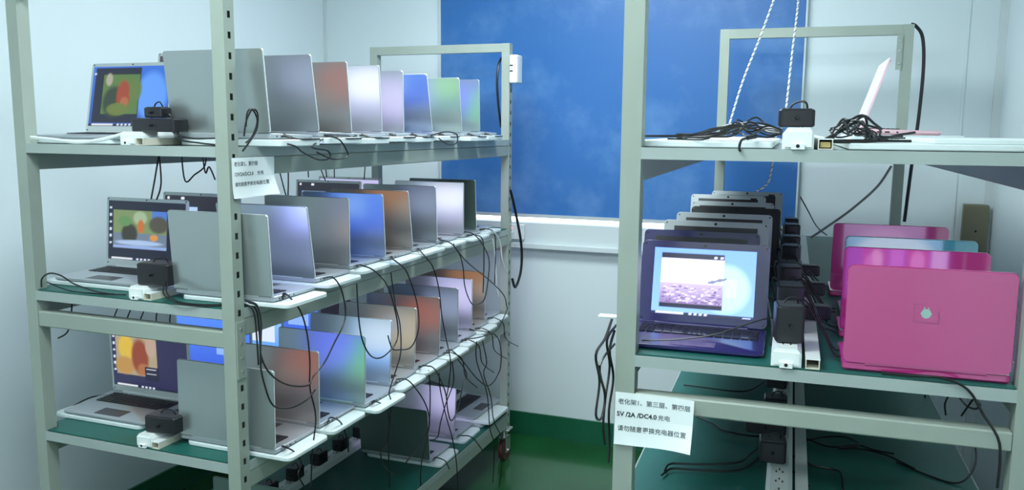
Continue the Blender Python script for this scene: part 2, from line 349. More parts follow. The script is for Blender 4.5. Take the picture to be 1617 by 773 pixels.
PICS = dict(
    forest=DESK + [('r', .04, .06, .62, .97, DK), ('r', .15, .20, .61, .86, (.10, .20, .05)), ('o', .30, .40, .16, .30, (.03, .05, .03)), ('o', .22, .78, .05, .12, (.40, .38, .30)),
                   ('o', .42, .50, .10, .30, (.34, .055, .02)), ('o', .44, .40, .06, .10, (.40, .14, .05)), ('o', .57, .60, .09, .22, (.12, .20, .05)), ('o', .36, .28, .16, .12, (.14, .20, .04))] + ICON[:1] + BAR,
    lake=[('r', 0, 0, 1, 1, DK), ('r', .07, .20, .76, .84, (.20, .28, .12)), ('r', .07, .20, .76, .46, (.16, .22, .30)), ('o', .28, .45, .12, .20, (.04, .04, .03)), ('o', .42, .72, .10, .13, (.35, .48, .30)), ('o', .22, .66, .10, .10, (.12, .28, .10)),
          ('r', .58, .66, .76, .84, (.08, .20, .62)), ('o', .66, .62, .14, .16, (.08, .08, .06)), ('o', .43, .58, .05, .13, (.55, .16, .03)), ('o', .60, .40, .06, .06, (.70, .30, .06)), ('o', .40, .30, .35, .05, (.40, .55, .80)), ('r', .07, .20, .76, .25, (.30, .42, .75))] + ICON + BAR,
    figures=[('r', 0, 0, 1, 1, (.03, .03, .09)), ('r', .06, .22, .60, .98, (.42, .34, .22)), ('o', .20, .70, .12, .26, (.70, .48, .06)), ('o', .17, .38, .15, .18, (.50, .28, .08)), ('o', .38, .56, .13, .36, (.28, .06, .03)), ('o', .42, .34, .09, .12, (.42, .16, .06)), ('o', .53, .75, .08, .20, (.50, .36, .28)),
             ('r', .44, .16, .62, .40, (.02, .02, .05)), ('r', .46, .34, .58, .36, (.6, .6, .7)), ('r', .46, .27, .58, .29, (.5, .5, .6)), ('r', .46, .21, .60, .225, (.6, .6, .7))] + ICON + BAR,
    desert=[('g', 0, 0, 1, 1, (.30, .55, 1.0), (.22, .45, .95)), ('o', .72, .42, .26, .40, (.55, .85, 1.0)), ('r', .08, .10, .69, .92, (.02, .02, .04)), ('r', .08, .17, .69, .84, (.95, .90, 1.0)), ('g', .08, .17, .69, .47, (.30, .20, .35), (.62, .50, .62))] +
           [('o', .11 + .56 * random.random(), .19 + .25 * random.random() ** 1.3, random.uniform(.012, .03), random.uniform(.007, .012), random.choice([(.16, .09, .20), (.88, .78, .90), (.75, .62, .72)])) for _ in range(130)] +
           [('r', .72, .30, .82, .58, (.65, .92, 1.0)), ]+[('r', .55 + .025 * k, .49 + .010 * k, .578 + .025 * k, .525 + .010 * k, (.22, .25, .30)) for k in range(7)] + [('r', .60, .87, .62, .90, WH), ('r', .66, .87, .68, .90, WH)] + BAR,
    slate=[('r', 0, 0, 1, 1, DK), ('r', .1, .2, .85, .85, (.20, .22, .36)), ('o', .5, .4, .3, .3, (.3, .34, .5))] + BAR,
    red=[('r', 0, 0, 1, 1, (.07, .06, .08)), ('r', .1, .15, .9, .85, (.14, .09, .08)), ('o', .5, .55, .38, .38, (.38, .09, .06)), ('o', .75, .3, .2, .2, (.25, .17, .14))] + BAR,
    white=[('g', 0, 0, 1, 1, (.40, .36, .62), (.55, .70, 1.1)), ('o', .5, .65, .45, .38, (1.2, 1.15, 1.35)), ('r', .1, .1, .4, .3, (.5, .4, .7))] + BAR,
    lilac=[('g', 0, 0, 1, 1, (.35, .28, .62), (.55, .55, .85)), ('o', .5, .5, .4, .4, (.75, .65, 1.0))] + BAR,
    blue=[('g', 0, 0, 1, 1, (.05, .12, .75), (.10, .28, 1.0)), ('r', .55, .35, .85, .8, (.30, .50, 1.0))] + BAR,
    green=[('g', 0, 0, 1, 1, (.10, .30, .30), (.30, .50, .55)), ('o', .4, .6, .3, .3, (.35, .75, .30)), ('r', .6, .1, .95, .9, (.35, .45, .85))] + BAR,
    orange=[('r', 0, 0, 1, 1, (.10, .08, .08)), ('o', .5, .6, .5, .45, (.38, .16, .07)), ('o', .3, .3, .25, .2, (.40, .30, .25))] + BAR,
    bluegreen=[('g', 0, 0, 1, 1, (.08, .16, .25), (.08, .10, .95)), ('o', .25, .4, .3, .5, (.12, .55, .20)), ('o', .7, .6, .35, .5, (.16, .20, 1.0))] + BAR,
    beige=[('r', 0, 0, 1, 1, (.20, .18, .16)), ('o', .5, .5, .45, .45, (.55, .42, .28)), ('o', .7, .6, .2, .2, (.3, .35, .5))] + BAR,
    darkbar=[('r', 0, 0, 1, 1, (.02, .02, .035)), ('r', .08, .45, .45, .80, (.45, .65, 1.0)), ('o', .25, .95, .03, .03, WH), ('o', .05, .95, .02, .03, WH)] + BAR,
    bright=[('g', 0, 0, 1, 1, (.10, .35, 1.0), (.35, .65, 1.0)), ('r', .1, .30, .9, .95, (.75, .85, 1.0))] + BAR,
    sky=[('g', 0, 0, 1, 1, (.38, .36, .75), (.50, .60, 1.0)), ('o', .45, .65, .45, .45, (.75, .80, 1.0))] + BAR,
    warm=[('r', 0, 0, 1, 1, (.16, .17, .22)), ('o', .45, .35, .3, .25, (.42, .30, .24)), ('o', .5, .75, .5, .3, (.22, .24, .36))] + BAR,
    pinkvid=[('r', 0, 0, 1, 1, (.9, .5, 2.6)), ('r', .02, .12, .16, .97, (2.6, 2.2, 4.0)), ('r', .20, .12, .40, .97, (1.6, .35, 1.2)), ('o', .30, .7, .08, .2, (3.0, 1.4, 3.2)), ('r', .44, .12, .56, .97, (2.2, 1.0, 3.4)), ('r', .60, .12, .84, .97, (1.5, .40, 1.6)), ('o', .70, .7, .07, .2, (3.2, 2.0, 3.4)), ('o', .78, .6, .05, .2, (2.6, 1.0, 2.8))] + BAR,
    off=[('r', 0, 0, 1, 1, (.004, .004, .005))],
)
# ------------------------------------------------------------------ laptops
def round_ring(w, h, r, y, seg=5):
    out = []
    for cx, cz, a0 in ((w / 2 - r, h - r, 0), (-w / 2 + r, h - r, 90), (-w / 2 + r, r, 180), (w / 2 - r, r, 270)):
        for i in range(seg + 1):
            a = math.radians(a0 + 90 * i / seg); out.append((cx + r * math.cos(a), y, cz + r * math.sin(a)))
    return out
KIT = {}
def kit(kind):
    if kind in KIT: return KIT[kind]
    big = kind.startswith('silver')
    w, d, h, th = (.330, .205, .220, .0165) if big else (.283, .190, .185, .0165)
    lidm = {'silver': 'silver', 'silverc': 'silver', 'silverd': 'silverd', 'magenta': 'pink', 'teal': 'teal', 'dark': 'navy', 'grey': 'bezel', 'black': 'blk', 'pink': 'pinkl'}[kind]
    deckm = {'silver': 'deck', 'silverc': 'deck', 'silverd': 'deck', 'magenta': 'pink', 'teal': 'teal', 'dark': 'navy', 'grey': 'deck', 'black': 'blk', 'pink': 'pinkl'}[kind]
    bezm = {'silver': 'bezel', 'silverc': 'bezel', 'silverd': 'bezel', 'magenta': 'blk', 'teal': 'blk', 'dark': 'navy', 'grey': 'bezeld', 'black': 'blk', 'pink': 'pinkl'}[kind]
    K = dict(w=w, d=d, h=h, th=th)
    m = MB()                                   # wedge base, thinner at the user's edge, rounded corners
    def ring(ins, zf):
        out = []; r = .014
        for cx, cy, a0 in ((w / 2 - r, d / 2 - .004, 0), (-w / 2 + r, d / 2 - .004, 90), (-w / 2 + r, -d / 2 + r, 180), (w / 2 - r, -d / 2 + r, 270)):
            rr_ = (.004 if cy > 0 else r) - ins; rx = r - ins
            for i in range(5):
                a = math.radians(a0 + 22.5 * i); y = cy + rr_ * math.sin(a); out.append((cx + rx * math.cos(a), y, zf(y)))
        return out
    top = lambda y: .0105 + (th - .0105) * (y + d / 2) / d
    m.loops([ring(.006, lambda y: 0.0), ring(0, lambda y: .005), ring(0, lambda y: top(y) - .0012), ring(.0015, top)])
    K['base'] = m.mesh('base', M[deckm], True)
    bz = lambda y: top(y)
    m = MB(); y0, y1, kw = .002, d / 2 - .022, w / 2 - (.028 if big else .014)
    m.quad((-kw, y0, bz(y0) + .0004), (kw, y0, bz(y0) + .0004), (kw, y1, bz(y1) + .0004), (-kw, y1, bz(y1) + .0004))
    K['well'] = m.mesh('keyboard_well', M['key' if kind != 'pink' else 'pinkl'])
    m = MB(); nr, nc = 6, 14; cw = 2 * kw / nc; ch = (y1 - y0) / nr
    for r in range(nr):
        c = 0
        while c < nc:
            span = 5 if (r == 0 and c == 4) else 1
            xa = -kw + c * cw + .0014; xb = -kw + (c + span) * cw - .0014; ya = y0 + r * ch + .0014; yb = y0 + (r + 1) * ch - .0014
            m.box(xa, ya, bz(ya) + .0004, xb, yb, bz(yb) + .0024); c += span
    K['keys'] = m.mesh('keys', M['key' if kind != 'dark' else 'blkg'])
    m = MB(); pw, pd = (.052, .050) if big else (.045, .036); ya, yb = -d / 2 + .014, -d / 2 + .014 + pd
    m.quad((-pw, ya, bz(ya) + .0005), (pw, ya, bz(ya) + .0005), (pw, yb, bz(yb) + .0005), (-pw, yb, bz(yb) + .0005))
    K['pad'] = m.mesh('trackpad', M['pad' if kind in ('silver', 'silverc', 'grey') else deckm])
    m = MB()
    for sx in (-1, 1):
        for k, (yy, ln) in enumerate(((.075, .006), (.052, .012), (.034, .012), (.010, .005))):
            x = sx * (w / 2 + .0002); z = bz(yy) * .5
            m.box(min(x, x - sx * .001), yy - ln / 2, z - .002, max(x, x - sx * .001), yy + ln / 2, z + .002)
    K['ports'] = m.mesh('ports', M['port'])
    m = MB().cyl((-w * .36, 0, 0), (w * .36, 0, 0), .0055, 10); K['hinge'] = m.mesh('hinge', M['bezel' if big else lidm], True)
    m = MB(); r = .0075 if big else .012; tk = .0058               # lid shell: local x across, z up the lid, +y its outer face
    m.loops([round_ring(w, h, r, 0), round_ring(w, h, r, tk - .0018)], cap=False); n0 = len(m.f)
    m.mi = 0; m.loops([round_ring(w, h, r, tk - .0018), round_ring(w - .0024, h - .0012, r - .001, tk)], cap=False)
    ringo = round_ring(w - .0024, h - .0012, r - .001, tk); n = len(m.v); m.v += ringo; m.f.append(tuple(n + j for j in range(len(ringo)))); m.m.append(0)
    for i in range(n0): m.m[i] = 1
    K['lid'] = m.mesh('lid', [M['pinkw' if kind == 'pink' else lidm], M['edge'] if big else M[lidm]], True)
    bx, bb, bt = (.009, .020, .011) if big else (.029, .018, .016)
    m = MB()
    ringo = round_ring(w - .001, h - .0005, r, -.0006); n = len(m.v); m.v += ringo; m.f.append(tuple(reversed(range(n, n + len(ringo))))); m.m.append(0)
    m.loops([round_ring(w, h, r, .0), ringo], cap=False)
    K['bezel'] = m.mesh('bezel', M[bezm])
    K['sw'], K['sh'], K['sb'] = w - 2 * bx, h - bb - bt, bb
    m = MB().cyl((0, -.0006, h - bt / 2), (0, -.0016, h - bt / 2), .0024 if big else .0038, 10); K['cam'] = m.mesh('webcam', M['lens'])
    m = MB()
    for sx in (-1, 1):
        for z in (bb * .4, h - bt * .5): m.cyl((sx * (w / 2 - .008), -.0006, z), (sx * (w / 2 - .008), -.0014, z), .0022, 8)
    K['pads'] = m.mesh('bumpers', M['lens'])
    KIT[kind] = K; return K
SCR = {}
PICS['desert'] = gain(PICS['desert'], 1.45, (.92, .95, 1.25))
for k_ in ('slate', 'red', 'white', 'lilac', 'blue', 'green', 'orange', 'bluegreen', 'beige', 'bright', 'sky', 'warm'):
    PICS[k_ + '_l'] = PICS[k_]; PICS[k_] = gain(PICS[k_], 2.6)
PICS['sky'] = gain(PICS['sky'], 1.9, (.80, .85, 1.15))

def laptop(kind, R, a_c, b_h, z, tilt, face, pic, label, group, plug=False, yaw=0.0, led=False):
    """a_c,b_h: hinge centre in rack frame; face -1 = user edge towards the camera, +1 = away, 'r' = to the right"""
    K = kit(kind); w, d, h, th = K['w'], K['d'], K['h'], K['th']
    rz = rr(R) + (0 if face == -1 else PI if face == 1 else PI / 2) + math.radians(yaw)
    hp = rp(R, a_c, b_h, z); cy = Matrix.Rotation(rz, 4, 'Z') @ Vector((0, d / 2, 0))
    root = thing('laptop', label, 'laptop', hp - cy, rz, group)
    base = put(K['base'], 'base', root); kb = put(K['well'], 'keyboard', base); tag(put(K['keys'], 'keys', base), kind='stuff')
    put(K['pad'], 'trackpad', base); put(K['ports'], 'ports', base)
    put(K['hinge'], 'hinge', root, (0, d / 2 - .004, th - .001))
    lid = put(K['lid'], 'lid', root, (0, d / 2 - .003, th + .0015), (math.radians(tilt), 0, 0))
    put(K['bezel'], 'bezel', lid)
    key = (kind.startswith('silver'), pic)
    if key not in SCR: SCR[key] = screen_mesh('screen', PICS[pic], K['sw'], K['sh'])
    put(SCR[key], 'screen', lid, (0, -.0012, K['sb'])); put(K['cam'], 'webcam', lid); put(K['pads'], 'bumper', lid)
    return root
FM = {}
def foam(R, a0, a1, b0, b1, z, label, t=.012, group='white foam sheets under the laptops', yaw=0, r=.02, sag=0.0, free=.07):
    w, d = a1 - a0, b1 - b0
    m = MB()                              # the free edge past the shelf droops a little
    m.slab(-w / 2, -d / 2, w / 2, d / 2, 0, t, r=r, bev=.002, seg=4)
    if sag:
        m.v = [(x, y, zz - sag * max(0, (x - w / 2 + free) / free) ** 2) for x, y, zz in m.v]
    o = m.build('foam_sheet', M['foam'], loc=rp(R, (a0 + a1) / 2, (b0 + b1) / 2, z), rot=(0, 0, rr(R) + math.radians(yaw)), smooth=True)
    return tag(o, label, 'foam sheet', group)
ORD = ['first', 'second', 'third', 'fourth', 'fifth', 'sixth', 'seventh', 'eighth', 'ninth']
def from_front(i): return 'front-most' if i == 0 else '%s-from-front' % ORD[i]
# ------------------------------------------------------------------ left rack: laptops facing away (right column)
ROWS = {
 'T': [(.115, .046, -6, 'slate'), (.345, .045, -9, 'red'), (.560, .023, -6, 'white'), (.770, .013, -4, 'lilac'), (.980, -.016, -1, 'blue'), (1.19, -.004, -12, 'green'), (1.41, .023, -8, 'bluegreen'), (1.62, .013, -3, 'lilac')],
 'M': [(.060, .079, -3.4, 'sky'), (.345, .020, -9, 'warm'), (.595, -.014, 0, 'blue'), (.810, -.002, -4, 'orange'), (1.03, -.009, -9, 'slate'), (1.26, -.019, -3.5, 'white'), (1.49, -.007, 1, 'off'), (1.71, -.041, -4, 'lilac')],
 'B': [(.068, .065, 1, 'red'), (.285, .063, 1, 'bluegreen'), (.500, .092, 2, 'bright'), (.720, .060, 5, 'beige'), (.930, .046, 5, 'red'), (1.140, .047, 3, 'slate'), (1.352, .030, 1.5, 'lilac'), (1.567, .000, 1.5, 'orange'), (1.782, -.028, -2, 'lilac')],
 'F': [(.375, -.090, 0, 'off'), (1.256, -.055, -6, 'lilac'), (1.537, -.071, 5, 'lilac')],
}
GLOW = {
 'T': ['plain grey lid', 'slate-tinted lid', 'lid tinged reddish brown', 'lid glowing white-blue', 'lid glowing pale lilac', 'lid glowing blue', 'pale grey-green lid', 'pale greenish lid'],
 'M': ['plain grey lid', 'lid glowing lilac blue', 'grey lid with a warm sheen', 'lid glowing strong blue', 'lid tinged orange brown', 'lid tinged lilac grey', 'lid glowing pale blue-white', 'dark grey-green lid'],
 'B': ['plain grey lid', 'lid tinged red', 'lid glowing violet blue', 'lid glowing light blue', 'beige-tinted lid', 'lid with a red glow', 'grey lid', 'lid glowing lilac', 'lid tinged orange'],
 'F': ['grey lid behind near post', 'dark lid with painted mat reflection', 'lid glowing lilac']}
SN = {'T': 'top', 'M': 'middle', 'B': 'third', 'F': 'lowest'}
LIDW = .330
for s in 'TMBF':
    for i, (b, ar, tilt, pic) in enumerate(ROWS[s]):
        z0 = LZ[s] + (.0045 if s != 'T' else .0015)
        if s == 'T': z0 += .004 if i % 2 else 0
        foam('L', ar - LIDW + .022, ar + (.050 if s != 'T' else .035), b - .003, b + .192, z0, 'white foam sheet under the %s facing-away laptop, left rack\'s %s shelf' % (from_front(i), SN[s]),
             t=.012 if s != 'T' else .018, yaw=random.uniform(-.4, .4))
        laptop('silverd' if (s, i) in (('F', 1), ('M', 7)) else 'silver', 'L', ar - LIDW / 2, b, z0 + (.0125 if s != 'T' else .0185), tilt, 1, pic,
               'facing-away silver laptop, %s, %s on left rack\'s %s shelf' % (GLOW[s][i], from_front(i), SN[s]), 'silver laptops facing away on the left rack')
# laptops facing the camera (left column)
LEFT = {
 'T': [(.262, -.600, -12, 'forest', 'red and green video', 0), (.480, -.525, -8, 'red_l', 'only rim and reddish sliver showing', 0)],
 'M': [(.290, -.575, -5, 'lake', 'lakeside video', 0), (.540, -.575, -4, 'darkbar', 'dark screen half behind near post', 0), (1.35, -.592, -4, 'darkbar', 'dark screen with pale blue window', 0), (1.60, -.642, -4, 'lilac_l', 'only top rim showing', 0)],
 'B': [(.310, -.598, 1, 'figures', 'yellow and brown video', 0), (.550, -.545, 0, 'blue_l', 'blue screen below the crossbar', 0), (.790, -.590, 0, 'bright_l', 'white-blue screen above the crossbar', 0), (1.03, -.590, 0, 'blue_l', 'bright blue screen beside the near post', 0), (1.28, -.600, 0, 'darkbar', 'dark screen with a white bar', 0)],
}
for s in 'TMB':
    for i, (b, ac, tilt, pic, txt, yw) in enumerate(LEFT[s]):
        z0 = LZ[s] + (.0045 if s != 'T' else .0015)
        th_ = .058 if (s, i) == ('T', 1) else .012
        foam('L', ac - (.205 if b < .3 else .20), ac + .150, b - .208, b + .005, z0, 'white foam sheet under the %s camera-facing laptop, left rack\'s %s shelf' % (from_front(i), SN[s]), yaw=0, t=th_)
        laptop('silverc', 'L', ac, b, z0 + th_ + .0005, tilt, -1, pic, 'silver laptop facing camera, %s, left rack\'s %s shelf' % (txt, SN[s]), 'silver laptops facing the camera on the left rack', yaw=yw)
# the turned laptop at the far end of the lowest shelf
foam('L', -.335, .014, 1.750, 1.998, LZ['F'] + .026, 'upper white foam sheet under the sideways laptop, left rack\'s lowest shelf', t=.016)
foam('L', -.33, -.03, 1.755, 1.99, LZ['F'] + .0045, 'lower white foam sheet under the sideways laptop, left rack\'s lowest shelf', t=.021)
laptop('silver', 'L', -.262, 1.915, LZ['F'] + .0425, -80, 'r', 'off', 'silver laptop turned sideways, black keyboard showing, far end of left rack\'s lowest shelf', None, yaw=-2)
# ------------------------------------------------------------------ right rack laptops
DARK = [  # hinge depth, left edge a, kind, tilt, picture, label
 (.234, .004, 'dark', -14, 'desert', 'dark laptop with lit blue-white screen, nearest on the right rack'),
 (.445, -.026, 'dark', -12, 'off', 'dark laptop with black screen right behind the lit dark one'),
 (.690, -.012, 'grey', -12, 'off', 'grey-framed laptop right behind the two dark ones, right rack'),
 (.930, -.008, 'grey', -12, 'off', 'grey-framed laptop right in front of the black-rimmed one, right rack'),
 (1.150, .012, 'black', -12, 'off', 'black-rimmed laptop amid the grey-framed ones on the right rack'),
 (1.375, -.013, 'grey', -12, 'off', 'grey-framed laptop just behind the black-rimmed one on the right rack'),
 (1.690, -.050, 'grey', -12, 'off', 'grey-framed laptop just in front of the hindmost stickered one, right rack'),
 (1.920, .010, 'grey', -12, 'off', 'hindmost grey-framed laptop with a black square sticker, right rack'),
]
for b, al, kind, tilt, pic, lab in DARK:
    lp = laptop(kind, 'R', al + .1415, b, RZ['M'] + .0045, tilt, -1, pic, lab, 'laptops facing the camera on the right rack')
    if 'sticker' in lab:
        lid = [o for o in C.objects if o.parent == lp and o.name.startswith('lid')][0]
        MB().box(.085, -.0022, .153, .108, -.0007, .175).build('sticker', M['sticker'], lid)
PINK = [(.020, .431, 'magenta', 1, 'pinkvid', 'magenta glossy laptop lid with a small printed emblem, nearest on the right rack'),
        (.285, .438, 'magenta', 0, 'white', 'magenta laptop reflecting a lit screen, second behind the emblem one'),
        (.490, .451, 'teal', -1, 'lilac', 'teal glossy laptop lid between two magenta laptops'),
        (.780, .437, 'magenta', 0, 'lilac', 'magenta laptop furthest back on the right rack\'s middle shelf')]
for i, (b, al, kind, tilt, pic, lab) in enumerate(PINK):
    lp = laptop(kind, 'R', al + .1415, b, RZ['M'] + .0045, tilt, 1, pic, lab, 'glossy coloured laptops facing away on the right rack')
    if i == 0:
        lid = [o for o in C.objects if o.parent == lp and o.name.startswith('lid')][0]
        y = .0053; cx, cz = .0165, .106          # local +x runs to the left seen from behind
        m = MB(); X = lambda x: -x
        def r4(x0, z0, x1, z1): m.box(min(X(x0), X(x1)), y, z0, max(X(x0), X(x1)), y + .0005, z1)
        ox = -.024
        r4(ox, .084, ox + .001, .119); r4(ox, .118, ox + .026, .119); r4(ox, .083, ox + .046, .0845); r4(ox + .040, .089, ox + .0425, .107)
        for k in range(12): r4(ox + .002 + k * .0036, .0855, ox + .0045 + k * .0036, .0875)
        m.build('printed_outline', M['outline'], lid)
        m = MB(); pts = [(math.cos(a) * (.0088 + .0006 * math.cos(6 * a)), math.sin(a) * .0088) for a in [2 * PI * k / 28 for k in range(28)]]
        m.loops([[(X(ox + .020 + px), y, .1015 + pz) for px, pz in pts], [(X(ox + .020 + px), y + .0006, .1015 + pz) for px, pz in pts]])
        for dx in (-.0035, .0035): m.box(X(ox + .020 + dx) - .0008, y, .109, X(ox + .020 + dx) + .0008, y + .0006, .1135)
        m.build('printed_emblem', M['emblem'], lid)
# pale pink laptop on the top shelf, side-on
foam('R', .455, .705, .58, 1.08, RZ['T'] + .0135, 'small white foam sheet directly under the pale pink laptop', t=.013, group='white foam sheets on the right rack\'s top shelf', r=.006)
laptop('pink', 'R', .488, .86, RZ['T'] + .0268, -8 + 26, 'r', 'off', 'pale pink laptop seen side-on, right rack\'s top shelf', None)
foam('R', .005, .285, .045, 1.0, RZ['T'] + .0015, 'long white foam sheet at the left of the right rack\'s top shelf', t=.012, group='white foam sheets on the right rack\'s top shelf', r=.008)
foam('R', .42, .755, .045, 1.25, RZ['T'] + .0015, 'wide white foam sheet at the right of the right rack\'s top shelf', t=.012, group='white foam sheets on the right rack\'s top shelf', r=.008)
foam('R', .56, .80, .05, .55, RZ['T'] + .013, 'upper white foam sheet overhanging the right edge of the right rack\'s top shelf', t=.010, group='white foam sheets on the right rack\'s top shelf', r=.008)
# ------------------------------------------------------------------ power strips, cable ducts, adapters
def power_strip(R, a, b0, b1, z, label, h=.036, w=.056, led=()):
    root = thing('power_strip', label, 'power strip', rp(R, a, b0, z), rr(R), 'white power strips on the racks'); L = b1 - b0
    m = MB(); prof = [(-w / 2, 0), (w / 2, 0), (w / 2, h * .7), (w / 2 - .009, h), (-w / 2 + .009, h), (-w / 2, h * .7)]
    m.loops([[(x, y, zz) for x, zz in prof] for y in (0, L)]); m.build('housing', M['strip'], root)
    m = MB(); m.box(-w / 2 + .004, -.004, .004, w / 2 - .004, 0, h * .8); m.box(-.012, -.012, .0, .012, -.004, .010); cap = m.build('end_cap', M['strip'], root)
    MB().cyl((0, -.0125, .006), (0, -.0115, .006), .0035, 10).build('screw_hole', M['hole'], cap)
    n = int(L / .055)
    for k in range(n):
        y = .035 + k * .055
        if y > L - .02: break
        m = MB()
        for dx, dy in ((-.007, 0), (.007, 0), (0, .014)): m.box(dx - .0015, y + dy - .005, h - .0002, dx + .0015, y + dy + .004, h + .0006)
        m.build('socket', M['hole'], root)
    for y in led: MB().cyl((w / 2 - .008, y, h - .0002), (w / 2 - .008, y, h + .003), .0035, 8).build('indicator', M['led'], root)
    return root
def duct(R, a, b0, b1, z, label, w=.026, h=.018):
    root = thing('cable_duct', label, 'cable duct', rp(R, a, b0, z), rr(R), 'beige cable ducts on the racks'); L = b1 - b0; t = .002
    m = MB(); m.box(-w / 2, 0, 0, -w / 2 + t, L, h).box(w / 2 - t, 0, 0, w / 2, L, h).box(-w / 2 + t, 0, 0, w / 2 - t, L, t)
    m.build('channel', M['duct'], root); MB().box(-w / 2 - .0006, 0, h, w / 2 + .0006, L, h + t).build('cover', M['strip'], root)
    return root
for s, n in (('T', 'top'), ('M', 'middle'), ('B', 'third'), ('F', 'lowest')):
    zz = .0045 if s != 'T' else .0015
    if s == 'F':
        power_strip('L', -.455, .30, 1.70, LZ[s] + zz, 'white power strip down the left rack\'s lowest shelf', w=.050, led=(.16, .42))
        duct('L', -.495, .30, 1.70, LZ[s] + zz, 'beige cable duct beside the power strip on the left rack\'s lowest shelf'); continue
    power_strip('L', -.340, .010, .325, LZ[s] + zz, 'front white power strip in the middle of the left rack\'s %s shelf' % n)
    power_strip('L', -.396, .62, 1.9, LZ[s] + zz, 'rear white power strip in the middle of the left rack\'s %s shelf' % n, w=.028)
    duct('L', -.298, .006, .320, LZ[s] + zz, 'beige cable duct beside the power strip on the left rack\'s %s shelf' % n)
for s, n in (('T', 'top'), ('M', 'middle'), ('B', 'lower')):
    zz = .0045 if s != 'T' else .0015
    power_strip('R', .330, .006, 2.0, RZ[s] + zz, 'white power strip down the middle of the right rack\'s %s shelf' % n, w=.056, h=.040 if s == 'T' else .036)
    d_ = duct('R', .378, .004, 2.0, RZ[s] + zz, 'beige cable duct beside the power strip on the right rack\'s %s shelf' % n)
    if s == 'T': MB().box(-.009, .004, .004, .009, .02, .014).build('end_insert', M['brass'], d_)
CN = [0]
def adapter(R, a, b, z, sx, sy, sz, label, yaw=0, group='black power adapters', cableup=True):
    root = thing('power_adapter', label, 'power adapter', rp(R, a, b, z), rr(R) + math.radians(yaw), group)
    MB().slab(-sx / 2, -sy / 2, sx / 2, sy / 2, 0, sz, r=min(.008, sx * .2, sy * .2), bev=.003, seg=3).build('body', M['blk'], root, smooth=True)
    MB().slab(-sx / 2 + .006, -sy / 2 + .006, sx / 2 - .006, sy / 2 - .006, sz, sz + .0015, r=.003, bev=0, seg=2).build('label_plate', M['pad'], root)
    m = MB().cyl((0, -sy / 2, sz * .5), (0, -sy / 2 - .012, sz * .5), .004, 8, .0025)
    m.build('cord_stub', M['cable'], root, smooth=True); m = MB()
    if cableup: m.tube([(sx * -.2, 0, sz), (sx * -.1, 0, sz + .010), (sx * .1, -.002, sz + .015), (sx * .25, -.004, sz + .012), (sx * .3, 0, sz)], .0020, 6); m.build('cord_loop', M['cable'], root, smooth=True)
    return root
# left rack
adapter('L', -.285, .070, LZ['T'] + .037, .150, .060, .036, 'long black power adapter on the strip, left rack\'s top shelf')
adapter('L', -.290, .070, LZ['T'] + .0755, .062, .045, .028, 'small black power adapter perched on the long one, left rack\'s top shelf')
for s, n in (('M', 'middle'), ('B', 'third'), ('F', 'lowest')):
    for k in range(1 if s != 'F' else 8):
        b = .060 + k * .225 if s != 'F' else .38 + k * .165; big = .105 if s != 'F' else .050
        adapter('L', -.302 if s != 'F' else -.455, b, LZ[s] + .042, big, .066, .060 if s == 'M' else .048, ('%s black power adapter in the row, left rack\'s %s shelf' % (from_front(k), n)) if s == 'F' else 'black power adapter above the strip end, left rack\'s %s shelf' % n, random.uniform(-6, 6))
# right rack: tall cluster on the middle strip
for k in range(12):
    b = .075 + k * .155; h_ = [.072, .085, .060, .078, .066, .090, .07, .08, .06, .085, .07, .075][k]
    adapter('R', .331, b, RZ['M'] + .042, [.054, .056, .050][k % 3], .066, h_, '%s black power adapter in the row, right rack\'s middle shelf' % (from_front(k) if k < 9 else ['third-from-back', 'second-from-back', 'hindmost'][k - 9]), random.uniform(-8, 8), cableup=k % 2 == 0)
for k, (a, b, w, l, h_) in enumerate([(.385, .36, .075, .042, .030), (.385, .66, .07, .04, .032), (.382, .97, .065, .04, .03)]):
    adapter('R', a, b, RZ['M'] + .0262 + .003, w, l, h_, ['nearest', 'middle', 'furthest'][k] + ' of three black adapters crosswise on the beige duct, right rack', 4, cableup=False)
for k, (b, h_) in enumerate([(.33, .05), (.52, .035), (.66, .05), (.93, .05), (1.2, .05), (1.5, .05)]):
    adapter('R', .312 - (.02 if k == 1 else 0), b, RZ['B'] + .042, .060 if k != 1 else .10, .06, h_, '%s black power adapter in the row, right rack\'s lower shelf' % from_front(k), random.uniform(-6, 6))
adapter('R', .325, .085, RZ['T'] + .0425, .066, .050, .034, 'box-shaped black power adapter above the strip end, right rack\'s top shelf', 3)
# ------------------------------------------------------------------ cables
def cable(pts, R, label, r=.0024, m='cable', plug=0, group=None, sub=5, cat='cable', name='charging_cable', seg=6):
    W = [rp(R, *p) for p in pts] if R else [Vector(p) for p in pts]
    o = MB().tube(W, r, seg, sub=sub).build(name, M[m], smooth=True, org=W[0])
    tag(o, label, cat, group)
    if plug:
        d = (W[1] - W[0]).normalized(); MB().cyl(tuple(-d * .004), tuple(d * .020), r * 1.9, 8, r * 1.5).build('plug', M[m], o, smooth=True)
    return o
ALLC = {}
ALLC['c1'] = [(0.1, 0.092, 1.211), (0.1, 0.156, 1.154), (0.1, 0.187, 1.081), (0.1, 0.198, 0.995), (0.1, 0.195, 0.919), (0.1, 0.22, 0.825), (0.1, 0.201, 0.736), (0.1, 0.187, 0.628)]
ALLC['c2'] = [(0.1, -0.081, 1.224), (0.1, -0.036, 1.204), (0.1, -0.021, 1.152), (0.1, -0.028, 1.077), (0.1, 0.008, 1.013), (0.1, 0.081, 0.961), (0.1, 0.174, 0.932), (0.1, 0.203, 0.951), (0.1, 0.263, 0.978), (0.1, 0.31, 1.018), (0.1, 0.376, 1.083), (0.1, 0.363, 1.166), (0.1, 0.318, 1.217)]
